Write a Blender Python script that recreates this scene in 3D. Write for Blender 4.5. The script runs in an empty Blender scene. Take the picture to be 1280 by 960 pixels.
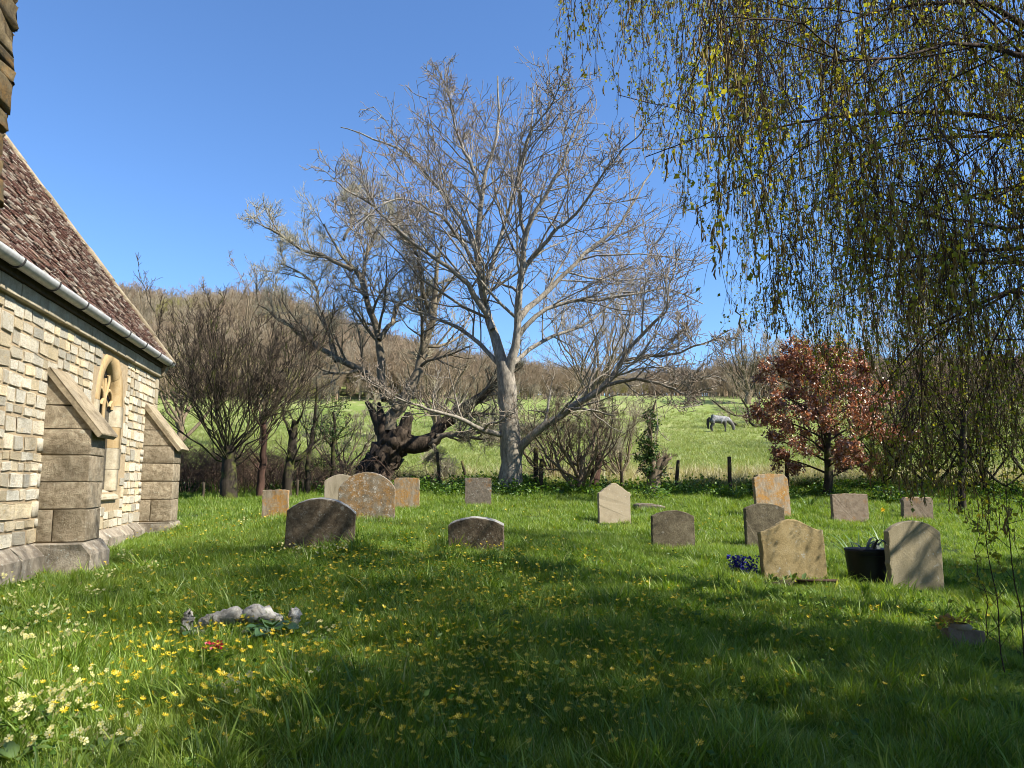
import bpy, bmesh, math, random
import numpy as np
from mathutils import Vector, Matrix

rng = np.random.default_rng(7)
random.seed(7)
SC = bpy.context.scene
COL = SC.collection
pi = math.pi

# ---------------------------------------------------------------- camera
F = 940.0                       # focal length in pixels of the 1280 px wide photograph
PITCH = math.radians(7.3)
CZ = 1.05
cam = bpy.data.cameras.new('camera')
cam.sensor_width = 36.0
cam.lens = F / 1280.0 * 36.0
cam.clip_start = 0.05
cam.clip_end = 3000.0
camo = bpy.data.objects.new('camera', cam)
camo.location = (0, 0, CZ)
camo.rotation_euler = (pi / 2 + PITCH, 0, 0)
COL.objects.link(camo)
SC.camera = camo

# ---------------------------------------------------------------- light
SUN_AZ = math.radians(112)      # clockwise from the view direction (+Y)
SUN_EL = math.radians(44)
w = bpy.data.worlds.new('World')
SC.world = w
w.use_nodes = True
wn = w.node_tree.nodes
wl = w.node_tree.links
wn.clear()
wo = wn.new('ShaderNodeOutputWorld')
wb = wn.new('ShaderNodeBackground')
ws = wn.new('ShaderNodeTexSky')
ws.sky_type = 'NISHITA'
ws.sun_disc = False
ws.sun_elevation = SUN_EL
ws.sun_rotation = SUN_AZ
ws.air_density = 1.0
ws.dust_density = 0.2
ws.ozone_density = 10.0
wb.inputs['Strength'].default_value = 0.104
wl.new(ws.outputs[0], wb.inputs[0])
wl.new(wb.outputs[0], wo.inputs[0])
sl = bpy.data.lights.new('sun', 'SUN')
sl.energy = 5.0
sl.angle = math.radians(0.53)
sl.color = (1.0, 0.95, 0.86)
slo = bpy.data.objects.new('sun', sl)
sd = Vector((math.sin(SUN_AZ) * math.cos(SUN_EL), math.cos(SUN_AZ) * math.cos(SUN_EL), math.sin(SUN_EL)))
slo.rotation_euler = sd.to_track_quat('Z', 'Y').to_euler()
slo.location = sd * 40
COL.objects.link(slo)
SC.view_settings.view_transform = 'Standard'
SC.view_settings.look = 'None'
SC.view_settings.gamma = 1.0
SC.view_settings.use_curve_mapping = False
SC.view_settings.exposure = 1.2
SC.cycles.max_bounces = 6
SC.cycles.diffuse_bounces = 3
SC.cycles.transmission_bounces = 3
SC.cycles.glossy_bounces = 2
SC.cycles.use_denoising = True
SC.cycles.filter_width = 1.0


# ---------------------------------------------------------------- helpers: projection and terrain
def at(px, py, Y):
    r = (px - 640) / F
    u = (480 - py) / F
    t = Y / (math.cos(PITCH) - math.sin(PITCH) * u)
    return np.array([r * t, Y, CZ + t * (math.sin(PITCH) + math.cos(PITCH) * u)])


def proj(P):
    P = np.asarray(P, float)
    z = P[..., 2] - CZ
    f = math.cos(PITCH) * P[..., 1] + math.sin(PITCH) * z
    u = -math.sin(PITCH) * P[..., 1] + math.cos(PITCH) * z
    f = np.where(f > 0.05, f, 0.05)
    return 640 + F * P[..., 0] / f, 480 - F * u / f, f


CP = []   # ground control points (x, y, z)
for px, py, Y in [(400, 690, 9.4), (595, 688, 9.3), (842, 688, 11.0), (995, 733, 8.8), (1145, 740, 8.7),
                  (767, 655, 14.0), (460, 652, 12.5), (508, 638, 14.7), (344, 642, 13.2), (598, 634, 16.0),
                  (967, 648, 15.0), (957, 684, 11.7), (1062, 652, 15.0), (1146, 652, 15.5), (1208, 812, 5.6),
                  (637, 613, 18.5), (912, 620, 18.5), (1035, 622, 18.0), (285, 627, 17.0), (1240, 640, 17),
                  (300, 800, 5.0), (110, 628, 19), (420, 618, 19)]:
    CP.append(at(px, py, Y))
CP += [np.array(v) for v in [(-5.1, 7.7, -.02), (-5.5, 9.5, 0.0), (-5.9, 12.9, .13), (-3.4, 8.8, .08), (0, 2.7, 0), (-2.5, 3, -.02), (3, 3, -.2),
                             (6, 3, -.3), (6.2, 5.5, -.22), (0, 0, 0), (0, -5, 0), (8, -3, -.3), (-6, 0, 0), (9, 9, -.2),
                             (-8, 14, .3), (10, 14, .1), (10, 19, .7), (-10, 19, .7)]]
CP = np.array(CP)
_A = np.c_[np.ones(len(CP)), CP[:, 0], CP[:, 1]]
_lin = np.linalg.lstsq(_A, CP[:, 2], rcond=None)[0]
_res = CP[:, 2] - _A @ _lin
LS = 3.4
_K = np.exp(-((CP[:, None, :2] - CP[None, :, :2]) ** 2).sum(-1) / (2 * LS * LS))
_al = np.linalg.solve(_K + 0.03 * np.eye(len(CP)), _res)


def sstep(x, a, b):
    t = np.clip((x - a) / (b - a), 0, 1)
    return t * t * (3 - 2 * t)


def ground(x, y):
    x = np.asarray(x, float)
    y = np.asarray(y, float)
    sh = np.broadcast(x, y).shape
    x, y = np.broadcast_arrays(x, y)
    xf, yf = x.ravel(), y.ravel()
    xc, yc = np.clip(xf, -9, 10), np.clip(yf, -4, 19.5)
    D = (xc[:, None] - CP[:, 0]) ** 2 + (yc[:, None] - CP[:, 1]) ** 2
    near = _lin[0] + _lin[1] * xc + _lin[2] * yc + np.exp(-D / (2 * LS * LS)) @ _al
    u = np.clip(xf / np.maximum(yf, 1), -0.9, 0.9)
    top = np.interp(u, [-.9, -.5, -.32, -.2, -.08, 0.05, .3, .9], [.21, .215, .21, .165, .128, .112, .112, .112])
    d = np.maximum(yf, 1)
    e = np.interp(d, [1, 21, 26, 45, 67, 95, 120, 160], [-.02, -.006, .004, .036, .0635, .106, .112, .113])
    k = sstep(d, 95, 190)
    e = e * (1 - k) + top * k
    e = e * (1 - .55 * sstep(d, 230, 420))
    far = CZ + e * d
    k = sstep(yf, 18.0, 23.5)
    z = near * (1 - k) + far * k
    return z.reshape(sh)


def g1(x, y):
    return float(ground(np.array([x]), np.array([y]))[0])


# ---------------------------------------------------------------- helpers: objects
def link(o, parent=None):
    COL.objects.link(o)
    if parent is not None:
        o.parent = parent
    return o


def tag(o, label=None, cat=None, group=None, kind=None):
    if label: o['label'] = label
    if cat: o['category'] = cat
    if group: o['group'] = group
    if kind: o['kind'] = kind
    return o


def empty(name, loc=(0, 0, 0), rz=0.0):
    o = bpy.data.objects.new(name, None)
    o.location = loc
    o.rotation_euler = (0, 0, rz)
    o.empty_display_size = 0.2
    return link(o)


def mesh_np(name, V, Q=None, T=None, smooth=False):
    """mesh from numpy arrays: verts, quads, triangles"""
    me = bpy.data.meshes.new(name)
    V = np.asarray(V, np.float32).reshape(-1, 3)
    Q = np.zeros((0, 4), np.int32) if Q is None else np.asarray(Q, np.int32).reshape(-1, 4)
    T = np.zeros((0, 3), np.int32) if T is None else np.asarray(T, np.int32).reshape(-1, 3)
    nl = Q.size + T.size
    me.vertices.add(len(V))
    me.vertices.foreach_set('co', V.ravel())
    me.loops.add(nl)
    me.loops.foreach_set('vertex_index', np.concatenate([Q.ravel(), T.ravel()]).astype(np.int32))
    me.polygons.add(len(Q) + len(T))
    st = np.concatenate([np.arange(len(Q)) * 4, len(Q) * 4 + np.arange(len(T)) * 3]).astype(np.int32)
    me.polygons.foreach_set('loop_start', st)
    if smooth:
        me.polygons.foreach_set('use_smooth', np.ones(len(Q) + len(T), bool))
    me.update(calc_edges=True)
    return me


def mobj(name, me, mat=None, parent=None, loc=None, rot=None, scale=None, kind=None):
    o = bpy.data.objects.new(name, me)
    if mat is not None and len(me.materials) == 0:
        for m in (mat if isinstance(mat, (list, tuple)) else [mat]):
            me.materials.append(m)
    if loc is not None: o.location = loc
    if rot is not None: o.rotation_euler = rot
    if scale is not None: o.scale = scale
    if kind: o['kind'] = kind
    return link(o, parent)


def tubes(P, R, sides=5, cap=False):
    """batch of tapered tubes: P [N,K,3], R [N,K] -> verts, quads"""
    P = np.asarray(P, float)
    R = np.asarray(R, float)
    N, K = P.shape[:2]
    T = np.gradient(P, axis=1)
    T /= np.linalg.norm(T, axis=2, keepdims=True) + 1e-9
    mean = P[:, -1] - P[:, 0]
    mean /= np.linalg.norm(mean, axis=1, keepdims=True) + 1e-9
    ref = np.where(np.abs(mean[:, 2:3]) < 0.8, np.array([[0, 0, 1.0]]), np.array([[1.0, 0.2, 0]]))[:, None, :]
    A = np.cross(T, ref)
    A /= np.linalg.norm(A, axis=2, keepdims=True) + 1e-9
    B = np.cross(T, A)
    ph = np.arange(sides) / sides * 2 * pi
    V = P[:, :, None, :] + R[:, :, None, None] * (A[:, :, None, :] * np.cos(ph)[None, None, :, None] + B[:, :, None, :] * np.sin(ph)[None, None, :, None])
    base = (np.arange(N) * K * sides)[:, None, None] + (np.arange(K - 1) * sides)[None, :, None]
    s = np.arange(sides)[None, None, :]
    s2 = (s + 1) % sides
    Q = np.stack([base + s, base + s2, base + sides + s2, base + sides + s], -1)
    return V.reshape(-1, 3), Q.reshape(-1, 4)


class Geo:
    def __init__(self):
        self.V, self.Q, self.T, self.n = [], [], [], 0

    def add(self, V, Q=None, T=None):
        V = np.asarray(V, float).reshape(-1, 3)
        if Q is not None and len(Q): self.Q.append(np.asarray(Q) + self.n)
        if T is not None and len(T): self.T.append(np.asarray(T) + self.n)
        self.V.append(V)
        self.n += len(V)
        return self

    def tube(self, P, R, sides=5):
        V, Q = tubes(P, R, sides)
        return self.add(V, Q)

    def mesh(self, name, smooth=False):
        return mesh_np(name, np.concatenate(self.V), np.concatenate(self.Q) if self.Q else None, np.concatenate(self.T) if self.T else None, smooth)

    def obj(self, name, mat, parent=None, smooth=False, kind=None, **k):
        return mobj(name, self.mesh(name, smooth), mat, parent, kind=kind, **k)


def resample(pts, K):
    """smooth Catmull-Rom polyline through pts (rows may hold a radius as 4th value)"""
    P = np.asarray(pts, float)
    d = np.r_[0, np.cumsum(np.linalg.norm(np.diff(P[:, :3], axis=0), axis=1))]
    t = np.linspace(0, d[-1], K)
    n = len(P)
    out = []
    for tt in t:
        i = min(max(np.searchsorted(d, tt) - 1, 0), n - 2)
        f = (tt - d[i]) / max(d[i + 1] - d[i], 1e-9)
        p0, p1, p2, p3 = P[max(i - 1, 0)], P[i], P[i + 1], P[min(i + 2, n - 1)]
        out.append(.5 * ((2 * p1) + (-p0 + p2) * f + (2 * p0 - 5 * p1 + 4 * p2 - p3) * f * f + (-p0 + 3 * p1 - 3 * p2 + p3) * f ** 3))
    return np.array(out)


def spawn(P, R, m, t0=.2, t1=1., ang=45, lr=.45, K=5, up=.25, wob=.12, rr=.6, rend=.35, rmin=.002, lmin=.05, jit=18):
    """children of a batch of branches"""
    N, Kp = P.shape[:2]
    L = np.linalg.norm(np.diff(P, axis=1), axis=2).sum(1)
    t = t0 + (t1 - t0) * ((np.arange(m)[None, :] + rng.random((N, m))) / m)
    f = t * (Kp - 1)
    i = np.clip(f.astype(int), 0, Kp - 2)
    fr = (f - i)[..., None]
    n = np.arange(N)[:, None]
    S = P[n, i] * (1 - fr) + P[n, i + 1] * fr
    T = P[n, i + 1] - P[n, i]
    T /= np.linalg.norm(T, axis=2, keepdims=True) + 1e-9
    r0 = (R[n, i] * (1 - fr[..., 0]) + R[n, i + 1] * fr[..., 0]) * rr * rng.uniform(.75, 1.15, (N, m))
    ref = rng.normal(size=(N, m, 3))
    perp = np.cross(T, ref)
    perp /= np.linalg.norm(perp, axis=2, keepdims=True) + 1e-9
    a = np.radians(ang + jit * rng.normal(size=(N, m)))[..., None]
    D = T * np.cos(a) + perp * np.sin(a)
    D[..., 2] += up
    D /= np.linalg.norm(D, axis=2, keepdims=True)
    ln = np.maximum(L[:, None] * lr * (1.15 - .65 * t) * rng.uniform(.55, 1.35, (N, m)), lmin)
    S, D, ln, r0 = S.reshape(-1, 3), D.reshape(-1, 3), ln.ravel(), np.maximum(r0.ravel(), rmin)
    C = np.zeros((len(S), K, 3))
    C[:, 0] = S
    for k in range(1, K):
        D = D + wob * rng.normal(size=D.shape)
        D[:, 2] += up * .35
        D /= np.linalg.norm(D, axis=1, keepdims=True)
        C[:, k] = C[:, k - 1] + D * (ln / (K - 1))[:, None]
    Rc = r0[:, None] * np.linspace(1, rend, K)[None, :]
    return C, np.maximum(Rc, rmin * .7)


def leaf_quads(P, D, size, width=.6, fold=.25):
    """one folded leaf (2 quads -> 4 triangles as two quads) per point: P [N,3], D [N,3] direction"""
    N = len(P)
    D = D / (np.linalg.norm(D, axis=1, keepdims=True) + 1e-9)
    S = np.cross(D, rng.normal(size=(N, 3)))
    S /= np.linalg.norm(S, axis=1, keepdims=True) + 1e-9
    Nn = np.cross(D, S)
    s = np.asarray(size).reshape(-1, 1) * np.ones((N, 1))
    a = P
    b = P + D * s * .45 + S * s * width * .5 + Nn * s * fold * .5
    c = P + D * s
    d = P + D * s * .45 - S * s * width * .5 + Nn * s * fold * .5
    V = np.stack([a, b, c, d], 1).reshape(-1, 3)
    q = np.arange(N)[:, None] * 4
    T = np.concatenate([q + np.array([[0, 1, 2]]), q + np.array([[0, 2, 3]])], 0)
    return V, T


def box_geo(x0, x1, y0, y1, z0, z1):
    V = np.array([(x, y, z) for z in (z0, z1) for (x, y) in ((x0, y0), (x1, y0), (x1, y1), (x0, y1))], float)
    Q = np.array([(3, 2, 1, 0), (4, 5, 6, 7), (0, 1, 5, 4), (1, 2, 6, 5), (2, 3, 7, 6), (3, 0, 4, 7)])
    return V, Q


def bevel_mesh(me, w, seg=1, angle=30):
    bm = bmesh.new()
    bm.from_mesh(me)
    ed = [e for e in bm.edges if len(e.link_faces) == 2 and e.calc_face_angle(0) > math.radians(angle)]
    bmesh.ops.bevel(bm, geom=ed, offset=w, segments=seg, affect='EDGES', profile=.6)
    bm.to_mesh(me)
    bm.free()
    return me


def prism(name, outline, y0, y1, bevel=.01, seg=2, rough=0.0, cuts=0):
    """outline in x,z extruded along y, optionally roughened"""
    bm = bmesh.new()
    a = [bm.verts.new((x, y0, z)) for x, z in outline]
    b = [bm.verts.new((x, y1, z)) for x, z in outline]
    n = len(a)
    bm.faces.new(a)
    bm.faces.new(b[::-1])
    for i in range(n):
        bm.faces.new((a[(i + 1) % n], a[i], b[i], b[(i + 1) % n]))
    bmesh.ops.recalc_face_normals(bm, faces=bm.faces)
    if bevel:
        ed = [e for e in bm.edges if e.calc_face_angle(0) > math.radians(50)]
        bmesh.ops.bevel(bm, geom=ed, offset=bevel, segments=seg, affect='EDGES', profile=.6)
    if rough:
        for v in bm.verts:
            v.co += Vector((random.gauss(0, rough), random.gauss(0, rough), random.gauss(0, rough)))
    me = bpy.data.meshes.new(name)
    bm.to_mesh(me)
    bm.free()
    return me


# ---------------------------------------------------------------- helpers: materials
class MB:
    def __init__(self, name):
        self.m = bpy.data.materials.new(name)
        self.m.use_nodes = True
        self.nt = self.m.node_tree
        self.nt.nodes.clear()
        self.out = self.n('ShaderNodeOutputMaterial')

    def n(self, t, **k):
        nd = self.nt.nodes.new(t)
        for a, b in k.items(): setattr(nd, a, b)
        return nd

    def l(self, a, b):
        self.nt.links.new(a, b)

    def coord(self, kind='Object'):
        return self.n('ShaderNodeTexCoord').outputs[kind]

    def noise(self, scale, detail=6, rough=.6, vec=None, dist=0):
        nd = self.n('ShaderNodeTexNoise')
        nd.inputs['Scale'].default_value = scale
        nd.inputs['Detail'].default_value = detail
        nd.inputs['Roughness'].default_value = rough
        nd.inputs['Distortion'].default_value = dist
        if vec is not None: self.l(vec, nd.inputs['Vector'])
        return nd.outputs['Fac']

    def ramp(self, fac, stops, interp='LINEAR'):
        nd = self.n('ShaderNodeValToRGB')
        cr = nd.color_ramp
        cr.interpolation = interp
        while len(cr.elements) < len(stops): cr.elements.new(.5)
        for e, (p, c) in zip(cr.elements, stops):
            e.position = p
            e.color = (*c, 1) if len(c) == 3 else c
        self.l(fac, nd.inputs[0])
        return nd.outputs[0]

    def mix(self, fac, a, b, mode='MIX'):
        nd = self.n('ShaderNodeMix', data_type='RGBA', blend_type=mode)
        for s, v in ((nd.inputs[0], fac), (nd.inputs[6], a), (nd.inputs[7], b)):
            if hasattr(v, 'links'): self.l(v, s)
            elif isinstance(v, (int, float)): s.default_value = v
            else: s.default_value = (*v, 1)
        return nd.outputs[2]

    def math(self, op, a, b=0.0):
        nd = self.n('ShaderNodeMath', operation=op)
        for s, v in ((nd.inputs[0], a), (nd.inputs[1], b)):
            if hasattr(v, 'links'): self.l(v, s)
            else: s.default_value = v
        return nd.outputs[0]

    def maprange(self, v, a, b, c=0., d=1.):
        nd = self.n('ShaderNodeMapRange')
        self.l(v, nd.inputs[0])
        for i, x in enumerate((a, b, c, d)): nd.inputs[i + 1].default_value = x
        return nd.outputs[0]

    def bump(self, h, strength=.4, dist=.01):
        nd = self.n('ShaderNodeBump')
        nd.inputs['Strength'].default_value = strength
        nd.inputs['Distance'].default_value = dist
        self.l(h, nd.inputs['Height'])
        return nd.outputs[0]

    def principled(self, col, rough=.85, normal=None, spec=.3, **k):
        b = self.n('ShaderNodeBsdfPrincipled')
        if hasattr(col, 'links'): self.l(col, b.inputs['Base Color'])
        else: b.inputs['Base Color'].default_value = (*col, 1)
        b.inputs['Roughness'].default_value = rough
        b.inputs['Specular IOR Level'].default_value = spec
        for a, v in k.items(): b.inputs[a].default_value = v
        if normal is not None: self.l(normal, b.inputs['Normal'])
        self.l(b.outputs[0], self.out.inputs[0])
        return self.m

    def foliage(self, col, trans=.35, gloss=.04, tcol=None):
        d = self.n('ShaderNodeBsdfDiffuse')
        t = self.n('ShaderNodeBsdfTranslucent')
        gl = self.n('ShaderNodeBsdfGlossy')
        gl.inputs['Roughness'].default_value = .45
        gl.inputs['Color'].default_value = (.8, .85, .8, 1)
        for b in (d, t):
            if hasattr(col, 'links'): self.l(col, b.inputs['Color'])
            else: b.inputs['Color'].default_value = (*col, 1)
        if tcol is not None:
            c2 = self.mix(1.0, col, tcol, 'MULTIPLY')
            self.l(c2, t.inputs['Color'])
        m1 = self.n('ShaderNodeMixShader')
        m1.inputs[0].default_value = trans
        self.l(d.outputs[0], m1.inputs[1])
        self.l(t.outputs[0], m1.inputs[2])
        m2 = self.n('ShaderNodeMixShader')
        m2.inputs[0].default_value = gloss
        self.l(m1.outputs[0], m2.inputs[1])
        self.l(gl.outputs[0], m2.inputs[2])
        self.l(m2.outputs[0], self.out.inputs[0])
        return self.m


def foliage_mat(name, stops, trans=.35, gloss=.04, island=True, tcol=(1.5, 1.4, .5)):
    b = MB(name)
    if island:
        r = b.n('ShaderNodeNewGeometry').outputs['Random Per Island']
    else:
        r = b.n('ShaderNodeObjectInfo').outputs['Random']
    return b.foliage(b.ramp(r, stops), trans, gloss, tcol)


def bark_mat(name, dark, light, scale=14, stretch=5, bump=.6, moss=None, rough=.9):
    dark, light = [tuple(.7 * q for q in col) for col in (dark, light)]
    b = MB(name)
    mp = b.n('ShaderNodeMapping')
    mp.inputs['Scale'].default_value = (1, 1, 1 / stretch)
    b.l(b.coord(), mp.inputs[0])
    n = b.noise(scale, 7, .65, mp.outputs[0])
    n2 = b.noise(2.0, 4, .6, b.coord())
    c = b.ramp(n, [(.3, dark), (.68, light)])
    c = b.mix(b.maprange(n2, .4, .7), c, b.mix(.5, c, dark))
    if moss: c = b.mix(b.math('MULTIPLY', b.maprange(b.noise(3.5, 5, .6, b.coord()), .5, .62), .8), c, moss)
    return b.principled(c, rough, b.bump(n, bump, .02), .2)


def stone_mat(name, base, dark, light=None, orange=0., orange_col=(.42, .2, .045), spots=0., spot_col=(.55, .55, .5), grime=0.,
              scale=9., bump=.5, rnd=.25, streak=False, rough=.9, rim=0., bdist=.015):
    light = light or tuple(min(1, c * 1.35) for c in base)
    base, dark, light, orange_col, spot_col = [tuple(.64 * q * t for q, t in zip(col, (1.03, 1., .92))) for col in (base, dark, light, orange_col, spot_col)]
    b = MB(name)
    co = b.coord()
    rndv = b.n('ShaderNodeObjectInfo').outputs['Random']
    add = b.n('ShaderNodeVectorMath', operation='ADD')
    sc = b.n('ShaderNodeVectorMath', operation='SCALE')
    comb = b.n('ShaderNodeCombineXYZ')
    b.l(rndv, comb.inputs[0])
    b.l(rndv, comb.inputs[2])
    b.l(comb.outputs[0], sc.inputs[0])
    sc.inputs['Scale'].default_value = 37.0
    b.l(co, add.inputs[0])
    b.l(sc.outputs[0], add.inputs[1])
    v = add.outputs[0]
    if streak:
        mp = b.n('ShaderNodeMapping')
        mp.inputs['Scale'].default_value = (1, 1, .25)
        b.l(v, mp.inputs[0])
        vs = mp.outputs[0]
    else:
        vs = v
    n = b.noise(scale, 8, .68, vs)
    fine = b.noise(scale * 9, 5, .7, v)
    c = b.ramp(n, [(.28, dark), (.48, base), (.72, light)])
    c = b.mix(b.maprange(fine, .42, .62, 0, .55), c, b.mix(.6, c, dark))
    if rnd:
        k = b.maprange(rndv, 0, 1, 1 - rnd, 1 + rnd)
        cc = b.n('ShaderNodeCombineColor')
        for i in range(3): b.l(k, cc.inputs[i])
        c = b.mix(1.0, c, cc.outputs[0], 'MULTIPLY')
        tint = b.ramp(b.math('FRACT', b.math('MULTIPLY', rndv, 7.31)), [(0, (1, 1, 1)), (.45, (.9, .95, 1.02)), (.75, (1.04, .98, .87)), (1, (1., .91, .74))])
        if rnd > .2: c = b.mix(1.0, c, tint, 'MULTIPLY')
    if grime:
        c = b.mix(b.math('MULTIPLY', b.maprange(b.noise(3., 7, .7, v, .6), .42, .62), grime), c, dark)
    if orange:
        o = b.maprange(b.noise(4.2, 8, .72, v, .4), .62 - orange * .25, .72 - orange * .18)
        o = b.math('MULTIPLY', o, b.maprange(b.noise(30, 4, .7, v), .35, .55, .25, .95))
        c = b.mix(o, c, orange_col)
    if spots:
        vo = b.n('ShaderNodeTexVoronoi')
        vo.inputs['Scale'].default_value = 7.0
        b.l(v, vo.inputs['Vector'])
        s = b.math('ADD', vo.outputs['Distance'], b.math('MULTIPLY', b.math('SUBTRACT', b.noise(25, 4, .7, v), .5), .25))
        pick = b.n('ShaderNodeSeparateColor')
        b.l(vo.outputs['Color'], pick.inputs[0])
        sp = b.math('MULTIPLY', b.maprange(s, .2, .12), b.maprange(pick.outputs[0], 1 - spots * .5, 1 - spots * .5 + .02))
        c = b.mix(sp, c, spot_col)
        pat = b.math('MULTIPLY', b.maprange(b.noise(11, 8, .75, v, .5), .6 - spots * .12, .66 - spots * .12), b.maprange(b.noise(45, 3, .6, v), .4, .5))
        c = b.mix(b.math('MULTIPLY', pat, .75), c, spot_col)
        vo2 = b.n('ShaderNodeTexVoronoi')
        vo2.inputs['Scale'].default_value = 34.0
        b.l(v, vo2.inputs['Vector'])
        pick2 = b.n('ShaderNodeSeparateColor')
        b.l(vo2.outputs['Color'], pick2.inputs[0])
        vd2 = b.math('ADD', vo2.outputs['Distance'], b.math('MULTIPLY', b.math('SUBTRACT', b.noise(70, 4, .7, v), .5), .6))
        sp2 = b.math('MULTIPLY', b.maprange(vd2, .34, .2), b.maprange(pick2.outputs[0], 1 - spots * .4, 1 - spots * .4 + .02))
        c = b.mix(sp2, c, spot_col)
    if rim:      # sunlit top rim, with its lichen, painted pale on upward faces
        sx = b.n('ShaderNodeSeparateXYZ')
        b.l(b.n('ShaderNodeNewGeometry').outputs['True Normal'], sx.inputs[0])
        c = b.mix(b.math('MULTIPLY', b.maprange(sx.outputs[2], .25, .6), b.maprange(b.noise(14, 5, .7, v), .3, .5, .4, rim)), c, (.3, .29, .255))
    h = b.math('ADD', n, b.math('MULTIPLY', fine, .5))
    return b.principled(c, rough, b.bump(h, bump, bdist), .2)


M = {}
# ground and vegetation
b = MB('lawn_soil')
c = b.ramp(b.noise(3, 6, .6, b.coord()), [(.35, (.018, .03, .008)), (.65, (.04, .06, .015))])
M['soil'] = b.principled(c, .95, b.bump(b.noise(40, 5, .6, b.coord()), .5, .02), .1)
b = MB('pasture')
n1 = b.noise(.06, 5, .6, b.coord())
n2 = b.noise(1.6, 7, .7, b.coord(), )
n3 = b.noise(.5, 6, .65, b.coord())
c = b.ramp(n1, [(.35, (.16, .215, .05)), (.6, (.245, .27, .09))])
c = b.mix(b.maprange(n3, .5, .68, 0, .75), c, (.36, .33, .17))
c = b.mix(b.maprange(n2, .48, .66, 0, .8), c, (.13, .18, .04))
M['pasture'] = b.principled(c, .95, b.bump(n2, 1.0, .25), .1)
b = MB('woodland_floor')
c = b.ramp(b.noise(.25, 6, .7, b.coord()), [(.3, (.13, .11, .05)), (.5, (.21, .18, .09)), (.65, (.19, .21, .07))])
M['wood_floor'] = b.principled(c, .95, None, .1)


def grass_mat(name, stops, trans=.35):
    b = MB(name)
    r = b.n('ShaderNodeObjectInfo').outputs['Random']
    i = b.n('ShaderNodeNewGeometry').outputs['Random Per Island']
    f = b.math('FRACT', b.math('ADD', r, b.math('MULTIPLY', i, .7)))
    c = b.ramp(f, stops)
    geo = b.n('ShaderNodeNewGeometry').outputs['Position']
    c = b.mix(b.math('MULTIPLY', b.maprange(b.noise(1.1, 4, .6, geo), .5, .68), .55), c, stops[-2][1])
    c = b.mix(b.math('MULTIPLY', b.maprange(b.noise(.45, 5, .7, geo), .56, .66), .4), c, stops[0][1])
    return b.foliage(c, trans, .03, (1.35, 1.3, .5))


M['grass'] = grass_mat('grass_blades', [(0, (.075, .15, .014)), (.35, (.135, .23, .02)), (.7, (.21, .31, .032)), (.93, (.29, .36, .06)), (1., (.44, .41, .18))], .45)
M['straw'] = grass_mat('dry_grass', [(0, (.3, .25, .13)), (.5, (.42, .36, .2)), (.8, (.5, .44, .28)), (1, (.2, .22, .06))], .3)
M['field_grass'] = grass_mat('pasture_grass', [(0, (.14, .2, .038)), (.5, (.21, .265, .062)), (.85, (.29, .31, .11)), (1, (.42, .37, .2))], .35)
M['herb'] = foliage_mat('herb_leaves', [(0, (.05, .11, .015)), (.6, (.09, .18, .025)), (1, (.15, .23, .03))], .35, .025)
M['dark_leaf'] = foliage_mat('ivy_leaves', [(0, (.02, .045, .01)), (.7, (.04, .085, .018)), (1, (.07, .12, .025))], .2, .03)
M['yew'] = foliage_mat('yew_needles', [(0, (.012, .028, .008)), (1, (.03, .055, .014))], .15, .05)
M['birch_leaf'] = foliage_mat('birch_leaves', [(0, (.17, .2, .035)), (.5, (.27, .29, .045)), (.93, (.36, .34, .05)), (1, (.44, .4, .055))], .52, .02)
M['catkin'] = foliage_mat('birch_catkins', [(0, (.2, .14, .045)), (.7, (.3, .215, .075)), (1, (.38, .29, .11))], .2, .02, tcol=None)
M['copper'] = foliage_mat('copper_leaves', [(0, (.14, .05, .024)), (.4, (.27, .11, .055)), (.75, (.42, .215, .115)), (1, (.55, .35, .21))], .3, .1, tcol=(1.4, .9, .6))
M['celandine'] = foliage_mat('celandine_petals', [(0, (.58, .4, .008)), (1, (.72, .52, .016))], .25, .06, tcol=None)
M['primrose'] = foliage_mat('primrose_petals', [(0, (.45, .42, .15)), (1, (.54, .51, .23))], .3, .02, tcol=None)
M['primrose_leaf'] = foliage_mat('primrose_leaves', [(0, (.08, .14, .03)), (1, (.14, .21, .05))], .25, .05)
M['red_petal'] = foliage_mat('red_petals', [(0, (.35, .015, .03)), (1, (.5, .04, .06))], .25, .03, tcol=None)
M['blue_petal'] = foliage_mat('blue_petals', [(0, (.02, .02, .22)), (1, (.06, .05, .4))], .2, .03, tcol=None)
M['daff'] = foliage_mat('daffodil_petals', [(0, (.75, .42, .01)), (1, (.8, .55, .02))], .25, .03, tcol=None)
M['daff_leaf'] = foliage_mat('daffodil_leaves', [(0, (.06, .12, .04)), (1, (.11, .18, .05))], .25, .03)
M['dry_leaf'] = foliage_mat('withered_leaves', [(0, (.3, .17, .05)), (.6, (.42, .26, .06)), (1, (.6, .42, .05))], .2, .03, tcol=None)
# bark
M['walnut'] = bark_mat('pale_bark', (.14, .12, .09), (.56, .49, .38), 20, 3, .9)
M['walnut_twig'] = bark_mat('pale_twig', (.2, .15, .105), (.45, .36, .26), 10, 2, .1)
M['willow_bark'] = bark_mat('rotten_dark_bark', (.022, .016, .011), (.15, .11, .075), 16, 7, 1.0)
M['willow_limb'] = bark_mat('willow_limb_bark', (.13, .105, .07), (.38, .31, .21), 14, 5, .5)
M['willow_twig'] = bark_mat('willow_twig', (.36, .32, .21), (.62, .56, .38), 8, 2, .1)
M['dark_bark'] = bark_mat('dark_bark', (.018, .014, .01), (.075, .058, .04), 14, 5, .7, moss=(.09, .1, .02))
M['dark_twig'] = bark_mat('dark_twig', (.075, .055, .038), (.18, .135, .09), 8, 2, .1)
M['red_bark'] = bark_mat('red_brown_bark', (.03, .018, .013), (.15, .08, .055), 9, 6, .8)
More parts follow.
